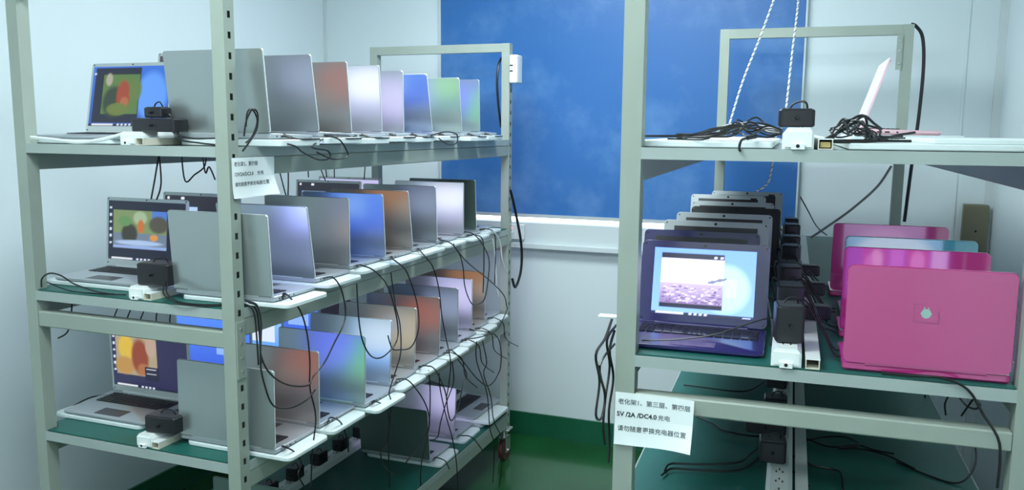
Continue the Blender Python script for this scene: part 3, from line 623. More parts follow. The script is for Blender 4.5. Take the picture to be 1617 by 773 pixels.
ALLC['c3'] = [(0.1, -0.075, 1.219), (0.1, -0.042, 1.201), (0.1, -0.031, 1.146), (0.1, -0.038, 1.056), (0.1, -0.024, 0.991), (0.1, 0.009, 0.926), (0.1, 0.078, 0.896), (0.1, 0.158, 0.896), (0.1, 0.202, 0.913)]
ALLC['c4'] = [(0.1, 0.449, 1.236), (0.1, 0.519, 1.212), (0.1, 0.579, 1.174), (0.1, 0.606, 1.151), (0.1, 0.643, 1.096), (0.1, 0.68, 1.0), (0.1, 0.669, 0.942), (0.1, 0.581, 0.914), (0.1, 0.507, 0.933), (0.1, 0.456, 0.992), (0.1, 0.433, 1.071), (0.1, 0.425, 1.182)]
ALLC['c5'] = [(0.1, 0.626, 1.186), (0.1, 0.652, 1.075), (0.1, 0.684, 0.999), (0.1, 0.688, 0.907), (0.1, 0.657, 0.855), (0.1, 0.606, 0.789), (0.1, 0.615, 0.747), (0.1, 0.592, 0.624), (0.1, 0.544, 0.601), (0.1, 0.571, 0.541), (0.1, 0.648, 0.48)]
ALLC['c6'] = [(0.1, 0.698, 1.218), (0.1, 0.782, 1.172), (0.1, 0.829, 1.113), (0.1, 0.877, 1.02), (0.1, 0.882, 0.934), (0.1, 0.825, 0.884), (0.1, 0.739, 0.895), (0.1, 0.688, 0.912), (0.1, 0.659, 0.964)]
ALLC['c7'] = [(0.1, 0.917, 1.201), (0.1, 0.989, 1.147), (0.1, 1.039, 1.055), (0.1, 1.063, 0.95), (0.1, 1.101, 0.851), (0.1, 1.141, 0.749), (0.1, 1.127, 0.671), (0.1, 1.1, 0.609)]
ALLC['c8'] = [(0.1, 1.031, 1.245), (0.1, 1.135, 1.217), (0.1, 1.207, 1.169), (0.1, 1.245, 1.109), (0.1, 1.264, 1.026), (0.1, 1.324, 0.95), (0.1, 1.385, 0.93), (0.1, 1.469, 0.939), (0.1, 1.512, 1.034), (0.1, 1.511, 1.111), (0.1, 1.424, 1.189), (0.1, 1.342, 1.231), (0.1, 1.264, 1.248)]
ALLC['c9'] = [(0.1, 1.144, 1.216), (0.1, 1.162, 1.194), (0.1, 1.284, 1.119), (0.1, 1.49, 1.021), (0.1, 1.674, 0.919), (0.1, 1.712, 0.858), (0.1, 1.716, 0.842), (0.1, 1.594, 0.775), (0.1, 1.4, 0.788), (0.1, 1.251, 0.816)]
ALLC['c10'] = [(0.1, 1.554, 0.765), (0.1, 1.63, 0.674), (0.1, 1.614, 0.585), (0.1, 1.497, 0.552), (0.1, 1.37, 0.614), (0.1, 1.223, 0.727), (0.1, 1.114, 0.802), (0.1, 1.062, 0.815)]
ALLC['c10b'] = [(0.1, 1.4, 0.775), (0.1, 1.448, 0.669), (0.1, 1.416, 0.626), (0.1, 1.498, 0.5), (0.1, 1.532, 0.384), (0.1, 1.637, 0.254), (0.1, 1.632, 0.132), (0.1, 1.605, 0.046)]
ALLC['c11'] = [(0.1, 1.415, 0.765), (0.1, 1.416, 0.677), (0.1, 1.531, 0.503), (0.1, 1.566, 0.333), (0.1, 1.62, 0.233), (0.1, 1.605, 0.06)]
ALLC['t1'] = [(0.1, 0.06, 0.794), (0.1, 0.111, 0.76), (0.1, 0.144, 0.714), (0.1, 0.128, 0.686), (0.1, 0.154, 0.641)]
ALLC['t2'] = [(0.1, 0.287, 0.802), (0.1, 0.341, 0.768), (0.1, 0.371, 0.711), (0.1, 0.381, 0.661)]
ALLC['t3'] = [(0.1, 0.53, 0.778), (0.1, 0.605, 0.735), (0.1, 0.628, 0.672), (0.1, 0.62, 0.573), (0.1, 0.627, 0.447)]
ALLC['t4'] = [(0.1, 0.676, 0.811), (0.1, 0.758, 0.781), (0.1, 0.867, 0.68), (0.1, 0.913, 0.599), (0.1, 0.9, 0.548), (0.1, 0.819, 0.522), (0.1, 0.731, 0.495)]
ALLC['t5'] = [(0.1, 0.88, 0.804), (0.1, 0.95, 0.771), (0.1, 1.036, 0.663), (0.1, 1.061, 0.574), (0.1, 1.094, 0.528), (0.1, 1.154, 0.557), (0.1, 1.195, 0.628), (0.1, 1.237, 0.676), (0.1, 1.154, 0.757)]
ALLC['t6'] = [(0.1, 0.962, 0.762), (0.1, 0.974, 0.67), (0.1, 0.96, 0.539), (0.1, 0.899, 0.426), (0.1, 0.89, 0.339)]
ALLC['t7'] = [(0.1, 1.036, 0.731), (0.1, 1.049, 0.659), (0.1, 1.1, 0.538), (0.1, 1.153, 0.437), (0.1, 1.195, 0.313), (0.1, 1.209, 0.196)]
ALLC['t8'] = [(0.1, 1.141, 0.749), (0.1, 1.154, 0.663), (0.1, 1.087, 0.601), (0.1, 1.035, 0.537), (0.1, 1.009, 0.488), (0.1, 0.947, 0.498)]
ALLC['f2'] = [(0.1, 0.983, 0.417), (0.1, 1.059, 0.376), (0.1, 1.099, 0.326)]
ALLC['f3'] = [(0.1, 1.195, 0.431), (0.1, 1.311, 0.382), (0.1, 1.435, 0.273)]
ALLC['w1'] = [(0.03, 1.645, 1.207), (0.03, 1.714, 1.186), (0.03, 1.774, 1.133), (0.03, 1.8, 1.057), (0.03, 1.863, 0.982)]
ALLC['w2'] = [(0.03, 1.762, 1.153), (0.03, 1.795, 1.058), (0.03, 1.809, 0.944), (0.03, 1.84, 0.874)]
ALLC['tp1'] = [(0.1, 0.233, 1.6), (0.1, 0.311, 1.588), (0.1, 0.32, 1.566), (0.1, 0.262, 1.564), (0.1, 0.187, 1.587), (0.1, 0.153, 1.604)]
ALLC['tp2'] = [(0.1, 0.287, 1.633), (0.1, 0.362, 1.62), (0.1, 0.406, 1.582), (0.1, 0.398, 1.567), (0.1, 0.327, 1.564), (0.1, 0.248, 1.585)]
ALLC['tp3'] = [(0.1, 1.069, 1.641), (0.1, 1.17, 1.632), (0.1, 1.17, 1.6), (0.1, 1.096, 1.594), (0.1, 1.016, 1.618)]
ALLC['tp4'] = [(0.035, 0.002, 1.63), (0.035, 0.014, 1.67), (0.035, 0.04, 1.699), (0.035, 0.06, 1.687), (0.035, 0.053, 1.646), (0.035, 0.015, 1.609), (0.035, -0.005, 1.593)]
ALLC['tp5'] = [(0.035, 0.003, 1.654), (0.035, 0.01, 1.689), (0.035, 0.03, 1.699), (0.035, 0.049, 1.67), (0.035, 0.027, 1.63), (0.035, 0.001, 1.614)]
ALLC['i0'] = [(-0.3, 0.083, 1.55), (-0.3, 0.059, 1.515), (-0.3, 0.04, 1.454)]
ALLC['i1'] = [(-0.3, 0.076, 1.55), (-0.3, 0.08, 1.498), (-0.3, 0.06, 1.451)]
ALLC['i2'] = [(-0.3, 0.163, 1.547), (-0.3, 0.173, 1.498), (-0.3, 0.213, 1.513), (-0.3, 0.26, 1.54)]
ALLC['i3'] = [(-0.3, 0.248, 1.544), (-0.3, 0.259, 1.517), (-0.3, 0.277, 1.534), (-0.3, 0.301, 1.494)]
ALLC['j0'] = [(-0.35, 0.656, 1.499), (-0.35, 0.724, 1.411), (-0.35, 0.736, 1.432), (-0.35, 0.74, 1.508)]
ALLC['j1'] = [(-0.35, 0.859, 1.513), (-0.35, 0.862, 1.471)]
ALLC['j2'] = [(-0.35, 0.888, 1.512), (-0.35, 0.949, 1.49), (-0.35, 0.973, 1.453)]
ALLC['j3'] = [(-0.35, 0.958, 1.509), (-0.35, 0.982, 1.465)]
ALLC['j4'] = [(-0.35, 1.036, 1.506), (-0.35, 1.035, 1.462)]
ALLC['j5'] = [(-0.35, 1.284, 1.507), (-0.35, 1.256, 1.443)]
ALLC['front'] = [(0.534, -0.03, 1.235), (0.581, -0.03, 1.235), (0.627, -0.03, 1.23), (0.657, -0.03, 1.201), (0.677, -0.03, 1.157), (0.694, -0.03, 1.112), (0.697, -0.03, 1.031)]
ALLC['lb1'] = [(-0.02, 0.052, 1.261), (-0.02, -0.012, 1.236), (-0.02, -0.095, 1.223), (-0.02, -0.056, 1.159), (-0.02, -0.083, 1.099), (-0.02, -0.029, 1.074), (-0.02, 0.002, 1.111), (-0.02, -0.059, 1.191), (-0.02, 0.086, 1.2)]
ALLC['lb2'] = [(-0.02, 0.102, 1.238), (-0.02, 0.007, 1.228), (-0.02, 0.041, 1.164), (-0.02, 0.003, 1.103), (-0.02, -0.009, 1.051), (-0.02, 0.014, 1.003)]
ALLC['lb3'] = [(-0.02, 0.083, 1.23), (-0.02, 0.037, 1.197), (-0.02, 0.084, 1.127), (-0.02, 0.045, 1.066), (-0.02, 0.06, 0.994), (-0.02, 0.05, 0.948)]
ALLC['m1'] = [(0.072, 0.22, 0.865), (0.088, 0.264, 0.865), (0.131, 0.274, 0.865), (0.213, 0.294, 0.865), (0.257, 0.334, 0.865), (0.283, 0.415, 0.865), (0.294, 0.43, 0.865)]
ALLC['m2'] = [(0.075, 0.25, 0.865), (0.084, 0.295, 0.865), (0.149, 0.314, 0.865), (0.234, 0.356, 0.865), (0.26, 0.418, 0.865), (0.295, 0.52, 0.865), (0.316, 0.613, 0.865)]
ALLC['m3'] = [(0.105, 0.655, 0.865), (0.151, 0.618, 0.865), (0.189, 0.567, 0.865), (0.27, 0.553, 0.865), (0.292, 0.604, 0.865), (0.315, 0.651, 0.865)]
ALLC['m4'] = [(0.395, 0.58, 0.865), (0.448, 0.54, 0.865), (0.517, 0.576, 0.865), (0.552, 0.555, 0.865), (0.599, 0.544, 0.865)]
ALLC['m5'] = [(0.395, 0.568, 0.865), (0.435, 0.606, 0.865), (0.49, 0.625, 0.865), (0.521, 0.577, 0.865), (0.47, 0.537, 0.865), (0.523, 0.55, 0.865), (0.576, 0.53, 0.865), (0.604, 0.498, 0.865), (0.634, 0.458, 0.865)]
ALLC['m6'] = [(0.353, 0.43, 0.865), (0.371, 0.447, 0.865), (0.389, 0.422, 0.865), (0.407, 0.397, 0.865), (0.459, 0.386, 0.865), (0.468, 0.341, 0.865), (0.466, 0.277, 0.865)]
ALLC['m7'] = [(0.357, 0.345, 0.865), (0.378, 0.328, 0.865), (0.394, 0.269, 0.865)]
ALLC['m8'] = [(0.035, 0.941, 0.865), (0.094, 0.936, 0.865), (0.19, 0.929, 0.865), (0.235, 0.962, 0.865), (0.278, 1.082, 0.865)]
ALLC['rr1'] = [(0.74, 1.519, 0.483), (0.74, 1.196, 0.587), (0.74, 0.791, 0.719), (0.74, 0.709, 0.766), (0.74, 0.687, 0.813), (0.74, 0.623, 0.877)]
ALLC['rr2'] = [(0.74, 0.728, 0.972), (0.74, 0.763, 0.938), (0.74, 0.739, 0.917)]
ALLC['rr3'] = [(0.74, 0.585, 1.012), (0.74, 0.506, 1.018), (0.74, 0.415, 1.038), (0.74, 0.363, 1.062), (0.74, 0.399, 1.067)]
ALLC['rr4'] = [(0.74, 0.431, 1.058), (0.74, 0.489, 1.018), (0.74, 0.543, 0.98)]
ALLC['rr5'] = [(0.74, 1.2, 0.837), (0.74, 1.069, 0.85), (0.74, 1.041, 0.824)]
ALLC['rr6'] = [(0.74, 1.08, 0.871), (0.74, 1.101, 0.827), (0.74, 1.106, 0.807)]
ALLC['rr7'] = [(0.74, 0.8, 0.812), (0.74, 0.687, 0.813), (0.74, 0.653, 0.808)]
ALLC['thick'] = [(0.754, 2.21, 2.091), (0.774, 2.21, 2.081), (0.801, 2.21, 2.034), (0.812, 2.21, 1.908), (0.807, 2.21, 1.702), (0.796, 2.21, 1.546), (0.782, 2.21, 1.281)]
ALLC['diag'] = [(0.696, 2.0, 1.521), (0.648, 2.0, 1.436), (0.56, 2.0, 1.344), (0.48, 2.0, 1.276), (0.409, 2.0, 1.22)]
ALLC['rope1'] = [(0.253, 1.08, 2.082), (0.244, 1.08, 2.046), (0.209, 1.08, 1.935), (0.163, 1.08, 1.802), (0.122, 1.08, 1.67)]
ALLC['rope2'] = [(0.315, 1.08, 2.08), (0.313, 1.08, 2.006), (0.304, 1.08, 1.876), (0.294, 1.08, 1.702)]
ALLC['rope3'] = [(0.266, 1.08, 1.555), (0.259, 1.08, 1.512), (0.243, 1.08, 1.482), (0.221, 1.08, 1.469)]
ALLC['blackL'] = [(0.02, 1.977, 1.364), (0.02, 2.031, 1.284), (0.02, 2.114, 1.135), (0.02, 2.144, 1.036), (0.02, 2.129, 0.942), (0.02, 2.058, 0.88), (0.02, 2.013, 0.929)]
ALLC['blackLt'] = [(-0.05, 2.069, 2.007), (-0.05, 1.996, 1.96), (-0.05, 1.973, 1.87), (-0.05, 1.991, 1.768), (-0.05, 2.026, 1.663)]
ALLC['rr1'] = [(.600, .50, .8600), (.66, .44, .8600), (.712, .41, .8605), (.745, .43, .876), (.770, .50, .900), (.772, .60, .935)]
def jack(s, i, dy=.040): b, ar = ROWS[s][i][:2]; return (ar + .002, b + dy, LZ[s] + .026)
G1 = 'black charging cables on the left rack'
NL = [0]
def lcab(key, label, pre=None, post=None, **k):
    NL[0] += 1; off = .0065 * (NL[0] % 6) - .012
    pts = [(a + off, b, z) for a, b, z in ALLC[key]]
    if pre: pts = pre + pts
    if post: pts = pts + post
    return cable(pts, 'L', label, plug=1 if pre else 0, group=k.pop('group', G1), **k)
lcab('c1', 'black cable from the nearest middle-shelf laptop falling straight past the third-shelf lids', [jack('M', 0)])
lcab('c2', 'black cable in a wide loop from the second middle-shelf laptop to the near post', [(-.03, -.06, 1.180), (.03, -.09, 1.222)][:0] or None, [jack('M', 1)][::-1])
lcab('c3', 'black cable hanging in a deep loop beside the near post\'s splice plate')
lcab('c4', 'black cable looping in front of the violet-blue third-shelf lid', [jack('M', 2)])
lcab('c5', 'black cable dropping between the third-shelf laptops to the lowest shelf')
lcab('c6', 'black cable in a loop in front of the light blue third-shelf lid', [jack('M', 3)])
lcab('c7', 'black cable falling from the fifth middle-shelf laptop to the third shelf', [jack('M', 4)])
lcab('c8', 'black cable in a long loop in front of the lilac third-shelf lid', [jack('M', 5)])
lcab('c9', 'black cable slanting down to the right across the far end of the left rack')
lcab('c10', 'black cable drooping in a shallow loop below the far third-shelf laptops', [(.02, 1.5, .79)])
lcab('c10b', 'black cable reaching from the third shelf down to the floor near the castor')
lcab('c11', 'black cable hanging beside the sideways laptop down to the green floor')
for k, (key, i) in enumerate((('t1', 0), ('t2', 1), ('t3', 2), ('t4', 3), ('t5', 4))):
    lcab(key, 'black cable hanging from the %s facing-away laptop, left rack\'s third shelf' % from_front(i), [jack('B', i)])
lcab('t6', 'black cable hanging in front of the dark green lid on the lowest shelf, left strand', [(-.02, .95, .73)][:0] or None)
lcab('t7', 'black cable hanging down across the lilac lid on the lowest shelf')
lcab('t8', 'black cable with a crook at its foot beside the dark green lid')
lcab('f2', 'short black cable plugged into the dark-lid laptop on the lowest shelf', [jack('F', 1)])
lcab('f3', 'short black cable plugged into the lilac-lid laptop on the lowest shelf', [jack('F', 2)])
lcab('w1', 'short white cable over the far end of the left rack\'s middle shelf', m='cablew', r=.0032, group='white cables by the far post')
lcab('w2', 'white cable hanging inside the far post of the left rack', m='cablew', r=.003, group='white cables by the far post')
lcab('tp1', 'black cable looping below the top shelf edge, left of its twin', [jack('T', 1)], [(.05, .12, 1.618)])
lcab('tp2', 'black cable looping below the top shelf edge, right of its twin', [jack('T', 2, .02)])
lcab('tp3', 'short black cable loop at the far half of the left rack\'s top shelf', [jack('T', 5, -.01)])
lcab('tp4', 'black cable standing in a tall loop beside the near post, outer strand')
lcab('tp5', 'black cable standing in a tall loop beside the near post, inner strand')
for i in range(8):                               # short leads lying on the foam of the top shelf
    b, ar = ROWS['T'][i][:2]
    z = LZ['T'] + .0265
    cable([(ar + .002, b + .06, z + .004), (ar + .02, b + .065, z - .002), (ar + .034, b + .09, z - .006), (ar + .036, b + .14, z - .006), (ar + .034, b + .18, z - .006)], 'L',
          'short black lead from the %s facing-away laptop, left rack\'s top shelf' % from_front(i), plug=1, group='short leads along the top shelf edge')
for i in (6, 7):
    b, ar = ROWS['M'][i][:2]; z = LZ['M'] + .026
    cable([(ar + .002, b + .04, z), (ar + .03, b + .05, z + .002), (ar + .06, b + .07, z - .02), (ar + .062, b + .08, z - .12), (ar + .05, b + .10, z - .26)], 'L', 'black cable dropping from the %s facing-away laptop, left rack\'s middle shelf' % from_front(i), plug=1, group=G1)
for i in (5, 6, 7, 8):
    b, ar = ROWS['B'][i][:2]; z = LZ['B'] + .026
    cable([(ar + .002, b + .04, z), (ar + .03, b + .05, z + .002), (ar + .062, b + .08, z - .03), (ar + .064, b + .11, z - .11), (ar + .05, b + .16 + .02 * i, z - .20)], 'L', 'black cable dropping from the %s facing-away laptop, left rack\'s third shelf' % from_front(i), plug=1, group=G1)
for key in ('i0', 'i1', 'i2', 'i3', 'j0', 'j1', 'j2', 'j3', 'j4', 'j5'):
    ALLC[key][0] = (ALLC[key][0][0], ALLC[key][0][1], 1.5965)
    if key in ('i2', 'j0'): ALLC[key].append((ALLC[key][-1][0], ALLC[key][-1][1], 1.5965))
    cable(ALLC[key], 'L', 'black cable end hanging under the left rack\'s top shelf, %s' % dict(i0='outermost on the left', i1='doubled with the leftmost', i2='bent in a sharp hook', i3='beside the near post', j0='thick V behind the paper label', j1='first right of the V', j2='curved one above the dark-screen laptop', j3='crossing the curved one', j4='straight one above the dark-screen laptop', j5='alone by the rear post')[key], group='cable ends under the top shelf')
# cables over the near left part of the left rack
cable([(-.702, .012, LZ['M'] + .010), (-.700, .014, LZ['M'] + .036), (-.675, .02, LZ['M'] + .052), (-.63, .02, LZ['M'] + .048), (-.58, .018, LZ['M'] + .028), (-.50, .014, LZ['M'] + .014), (-.43, .014, LZ['M'] + .010)], 'L', 'black cable bowed up beside the far-left post, left rack\'s middle shelf', group=G1)
cable([(-.70, .03, LZ['M'] + .022), (-.60, .02, LZ['M'] + .006), (-.50, .018, LZ['M'] + .006), (-.40, .03, LZ['M'] + .008)], 'L', 'thin black cable lying along the front of the left rack\'s middle shelf mat', group=G1, r=.0018)
for k, off in enumerate((0, .012)):
    cable([(-.255, .03 + off, LZ['M'] + .055), (-.235, .0 + off, LZ['M'] + .03), (-.19, -.008 + off, LZ['M'] + .010), (-.13, -.006 + off, LZ['M'] + .007), (-.075, .012 + off, LZ['M'] + .007), (-.04, .020 + .030 + off, LZ['M'] + .007), (-.004, .052 + off, LZ['M'] + .008), (.012, .058 + off, LZ['M'] - .004), (.018, .062 + off, LZ['M'] - .04), (.020, .066 + off, LZ['M'] - .16)], 'L',
          ['black cable from the adapter along the middle shelf front, outer', 'black cable from the adapter along the middle shelf front, inner'][k], group=G1)
cable([(-.23, .05, LZ['T'] + .050), (-.20, .03, LZ['T'] + .035), (-.14, .02, LZ['T'] + .022), (-.08, .03, LZ['T'] + .022), (-.02, .05, LZ['T'] + .026)], 'L', 'black cable trailing from the small adapter along the left rack\'s top shelf', group=G1)
cable([(-.23, .08, LZ['T'] + .045), (-.17, .02, LZ['T'] + .018), (-.10, .012, LZ['T'] + .010), (-.05, .014, LZ['T'] + .006)], 'L', 'second black cable trailing from the long adapter on the left rack\'s top shelf', group=G1)
cable([(-.70, .01, LZ['T'] + .018), (-.60, .008, LZ['T'] + .012), (-.52, .006, LZ['T'] + .006), (-.44, .010, LZ['T'] + .014), (-.37, .02, LZ['T'] + .030)], 'L', 'white cable lying along the front of the left rack\'s top shelf', m='cablew', r=.005, group=None)
cable([(-.74, .27, LZ['B'] + .03), (-.78, .22, LZ['B'] + .028), (-.80, .12, LZ['B'] + .0)], 'L', 'black cable behind the keyboard of the laptop with the yellow and brown video', group=G1)
cable([(-.64, .06, LZ['M'] - .0045), (-.645, .06, LZ['M'] - .07), (-.665, .06, LZ['M'] - .13), (-.706, .06, LZ['M'] - .155)], 'L', 'black cable curving left below the middle shelf crossbar, left rack', group=G1)
for k in range(5):
    a0 = -.50 + .05 * k
    cable([(a0, .12, LZ['M'] - .0045), (a0 - .01, .10, LZ['M'] - .06), (a0 - .03 + .03 * (k > 2), .09, LZ['M'] - .11)], 'L', 'cable end %s dangling in the gap under the left rack\'s middle shelf' % ['leftmost', 'second from the left', 'in the middle', 'second from the right', 'rightmost'][k], group='cable ends in the gap', r=.002)
# right rack cables
G2 = 'black cables on the right rack'
cable([(.50, .012, RZ['M'] + .008), (.55, .006, RZ['M'] + .009), (.60, -.004, RZ['M'] + .012), (.640, -.012, RZ['M'] - .002), (.668, -.016, RZ['M'] - .045)] + ALLC['front'][5:], 'R', 'black cable hanging over the front edge below the magenta laptop', r=.0026, group=G2)
for key, t in (('lb1', 'black cable hanging in a loop left of the right rack\'s near post, outermost'), ('lb2', 'black cable hanging left of the right rack\'s near post, middle strand'), ('lb3', 'black cable hanging closest to the right rack\'s near post')):
    cable(ALLC[key], 'R', t, group=G2, r=.0028)
MT = dict(m1='lower of two cables crossing the left of the lower mat', m2='upper of two cables crossing the left of the lower mat', m3='cable bowed just right of the paper label', m4='cable running right from the lower strip', m5='tangled cable with connector on the right of the lower mat', m6='cable curving to the front on the right of the lower mat', m7='short cable beside the lower duct', m8='cable seen in the gap under the middle shelf')
for key, t in MT.items():
    cable(ALLC[key], 'R', 'black ' + t + ', right rack', group=G2, r=.0026)
RRT = dict(rr1='black cable crossing the right edge of the lower mat', rr2='single curved cable end in the gap right of the lower shelf', rr3='hooked cable end in the gap beside the right post', rr4='slanting cable end crossing the hooked one', rr5='short cable end at the lower mat\'s right edge, front strand', rr6='short cable end at the lower mat\'s right edge, rear strand', rr7='cable end meeting the crossing cable')
for key, t in RRT.items(): cable(ALLC[key], 'R', t, group=G2)
cable(ALLC['thick'], 'R', 'thick black cable arching over the rear right post of the right rack', r=.007, group=None, seg=8, name='power_cable')
cable(ALLC['diag'], 'R', 'grey cable running diagonally behind the magenta laptops', r=.0048, m='cableg', group=None, name='power_cable')
cable(ALLC['blackL'], 'L', 'thick black cable looping beside the left rack\'s far post', r=.0065, group=None, seg=8, name='power_cable')
cable(ALLC['blackLt'], 'L', 'thick black cable inside the top of the left rack\'s far post', r=.006, group=None, seg=8, name='power_cable')
ch = random.Random(3)
for k in range(9):                               # from the adapters to the coloured laptops
    b = .15 + k * .085; e = [(.436, .30), (.437, .35), (.44, .09), (.44, .14), (.445, .36), (.443, .52), (.445, .56), (.443, .83), (.443, .88)][k]
    hz = RZ['M'] + .10 - .004 * k
    cable([(.335, b, hz), (.362, b - .02, hz + .012), (.395, (b + e[1]) / 2 - .03, RZ['M'] + .050), (.418, e[1] - .015, RZ['M'] + .022), (e[0] - .004, e[1], RZ['M'] + .014)], 'R',
          '%s black cable between the adapters and the coloured laptops' % from_front(k), group=G2, r=.0023)
for k in range(6):                               # to the dark laptops
    b = .20 + k * .27
    cable([(.305, b, RZ['M'] + .09), (.290, b - .02, RZ['M'] + .10), (.300, b - .06, RZ['M'] + .05), (.2985, b - .07, RZ['M'] + .012)], 'R', '%s black cable between the adapters and the dark laptops' % from_front(k), group=G2)
cable([(.300, .06, RZ['M'] + .088), (.262, .04, RZ['M'] + .078), (.20, .015, RZ['M'] + .056), (.14, .01, RZ['M'] + .042), (.09, .012, RZ['M'] + .034), (.05, .02, RZ['M'] + .028)], 'R', 'black cable slung across the lit dark laptop in front of its screen', group=G2, r=.0017)
cable([(.40, 1.95, RZ['M'] + .12), (.36, 1.93, RZ['M'] + .19), (.385, 1.90, RZ['M'] + .15), (.42, 1.7, RZ['M'] + .10), (.45, 1.5, RZ['M'] + .09)], 'R', 'black cable arching behind the far adapters of the right rack', group=G2)
zt = RZ['T'] + .014
for k in range(26):                              # tangle on the top shelf
    left = k < 14
    b0 = ch.uniform(.05, .26); n = 8; pts = []; ph = ch.uniform(0, 6); am = ch.uniform(.02, .06)
    for i in range(n):
        t = i / (n - 1)
        a = (.298 - t * ch.uniform(.17, .23)) if left else (.394 + t * ch.uniform(.08, .14))
        pts.append((a, max(.03, b0 + am * math.sin(t * 7 + ph) + .03 * t), zt + .003 + (.036 * math.sin(PI * min(1, t * 1.1 + .12)) * ch.uniform(.2, 1.4)) * (1 - .75 * t) + .003 * (k % 4)))
    cable(pts, 'R', ['black cable in the heap left of the strip end, right rack\'s top shelf', 'black cable in the heap right of the strip end, right rack\'s top shelf'][0 if left else 1],
          group=['heap of cables on the left half', 'heap of cables on the right half'][0 if left else 1], r=.0019)
TOPC = [([(.20, .10, zt + .03), (.14, .10, zt + .014), (.09, .12, zt + .009), (.035, .12, zt + .008), (.012, .12, zt + .008)], 'long black cable with plug at the left end of the right rack\'s top shelf'),
        ([(.38, .08, zt + .004), (.42, .10, zt + .03), (.448, .12, zt + .050), (.456, .13, zt + .030), (.453, .13, zt + .004), (.42, .12, zt + .003)], 'black cable bent in a tall narrow loop in front of the pale pink laptop'),
        ([(.39, .10, zt + .006), (.415, .11, zt + .035), (.445, .12, zt + .052), (.47, .14, zt + .036), (.485, .16, zt + .026)], 'black cable arched towards the pale pink laptop\'s hinge'),
        ([(.37, .06, zt + .002), (.42, .05, zt + .001), (.47, .06, zt + .004), (.50, .09, zt + .013), (.54, .12, zt + .020)], 'black cable rising to the right in front of the pale pink laptop'),
        ([(.37, .08, zt + .003), (.43, .07, zt + .004), (.48, .07, zt + .004), (.53, .08, zt + .004)], 'black cable with a thick connector lying right on the top shelf foam'),
        ([(.25, .04, zt + .010), (.235, .02, zt + .006), (.228, .005, zt + .002), (.226, -.006, zt - .012), (.229, -.008, zt - .018)], 'black plug hanging over the front of the right rack\'s top shelf')]
for pts, t in TOPC: cable(pts, 'R', t, group=None, plug=1, r=.0026)
o = MB().slab(-.045, -.05, .045, .05, 0, .014, r=.012, bev=.005).build('plastic_block', M['duct'], loc=rp('R', .16, 1.08, RZ['T'] + .0015), rot=(0, 0, rr('R')), smooth=True)
tag(o, 'flat beige plastic block at the foot of the rope on the right rack\'s top shelf', 'block')
# braided pull ropes hanging from above in front of the rear frame
def rope(key, label, group='braided pull ropes'):
    P = [rp('R', *p) for p in ALLC[key]]; P0 = P[0]
    root = thing('pull_rope', label, 'rope', P0, 0, group)
    Q = [p - P0 for p in P]; m = MB().tube(Q, .0030, 6); m.build('rope_core', M['rope'], root, smooth=True)
    fine = []; L = 0                              # dark strand wound round the white one
    for i in range(len(Q) - 1):
        n = max(2, int((Q[i + 1] - Q[i]).length / .0035))
        for k in range(n):
            fine.append(None)
    # resample the same curve as the core
    R_ = []
    for i in range(len(Q) - 1):
        a, b, c, d = Q[max(i - 1, 0)], Q[i], Q[i + 1], Q[min(i + 2, len(Q) - 1)]; n = max(4, int((c - b).length / .0022))
        for k in range(n):
            t = k / n; R_.append(.5 * ((2 * b) + (c - a) * t + (2 * a - 5 * b + 4 * c - d) * t * t + (3 * b - a - 3 * c + d) * t ** 3))
    S = []
    for k, p in enumerate(R_):
        d = (R_[min(k + 1, len(R_) - 1)] - R_[max(k - 1, 0)]).normalized(); u = d.cross(Vector((0, 1, .1))).normalized(); v = d.cross(u); w = k * .85
        S.append(p + (u * math.cos(w) + v * math.sin(w)) * .0028)
    MB().tube(S, .0012, 4, smooth=False).build('dark_strand', M['roped'], root)
for k_ in ('rope1', 'rope2'):
    p, q = ALLC[k_][0], ALLC[k_][1]; s_ = .6 * (p[0] - q[0]) / (p[2] - q[2])
    ALLC[k_] = [(p[0] + s_ * (2.798 - p[2]), p[1], 2.798), (p[0] + s_ * .5 * (2.798 - p[2]), p[1], (2.798 + p[2]) / 2)] + ALLC[k_]
e1 = ALLC['rope1'][-1]; ALLC['rope1'][-1] = (e1[0], e1[1], 1.642)
e2 = ALLC['rope2'][-1]; ALLC['rope2'] += [(e2[0] - .012, e2[1], 1.66), (e2[0] - .03, e2[1], 1.6255)]
ALLC['rope3'][0] = (ALLC['rope3'][0][0] + .004, ALLC['rope3'][0][1], 1.6155)
rope('rope1', 'black and white braided rope slanting down to the beige block, left of the pair')
rope('rope2', 'black and white braided rope hanging behind the box-shaped adapter, right of the pair')
rope('rope3', 'loose end of braided rope curling below the right rack\'s top shelf')
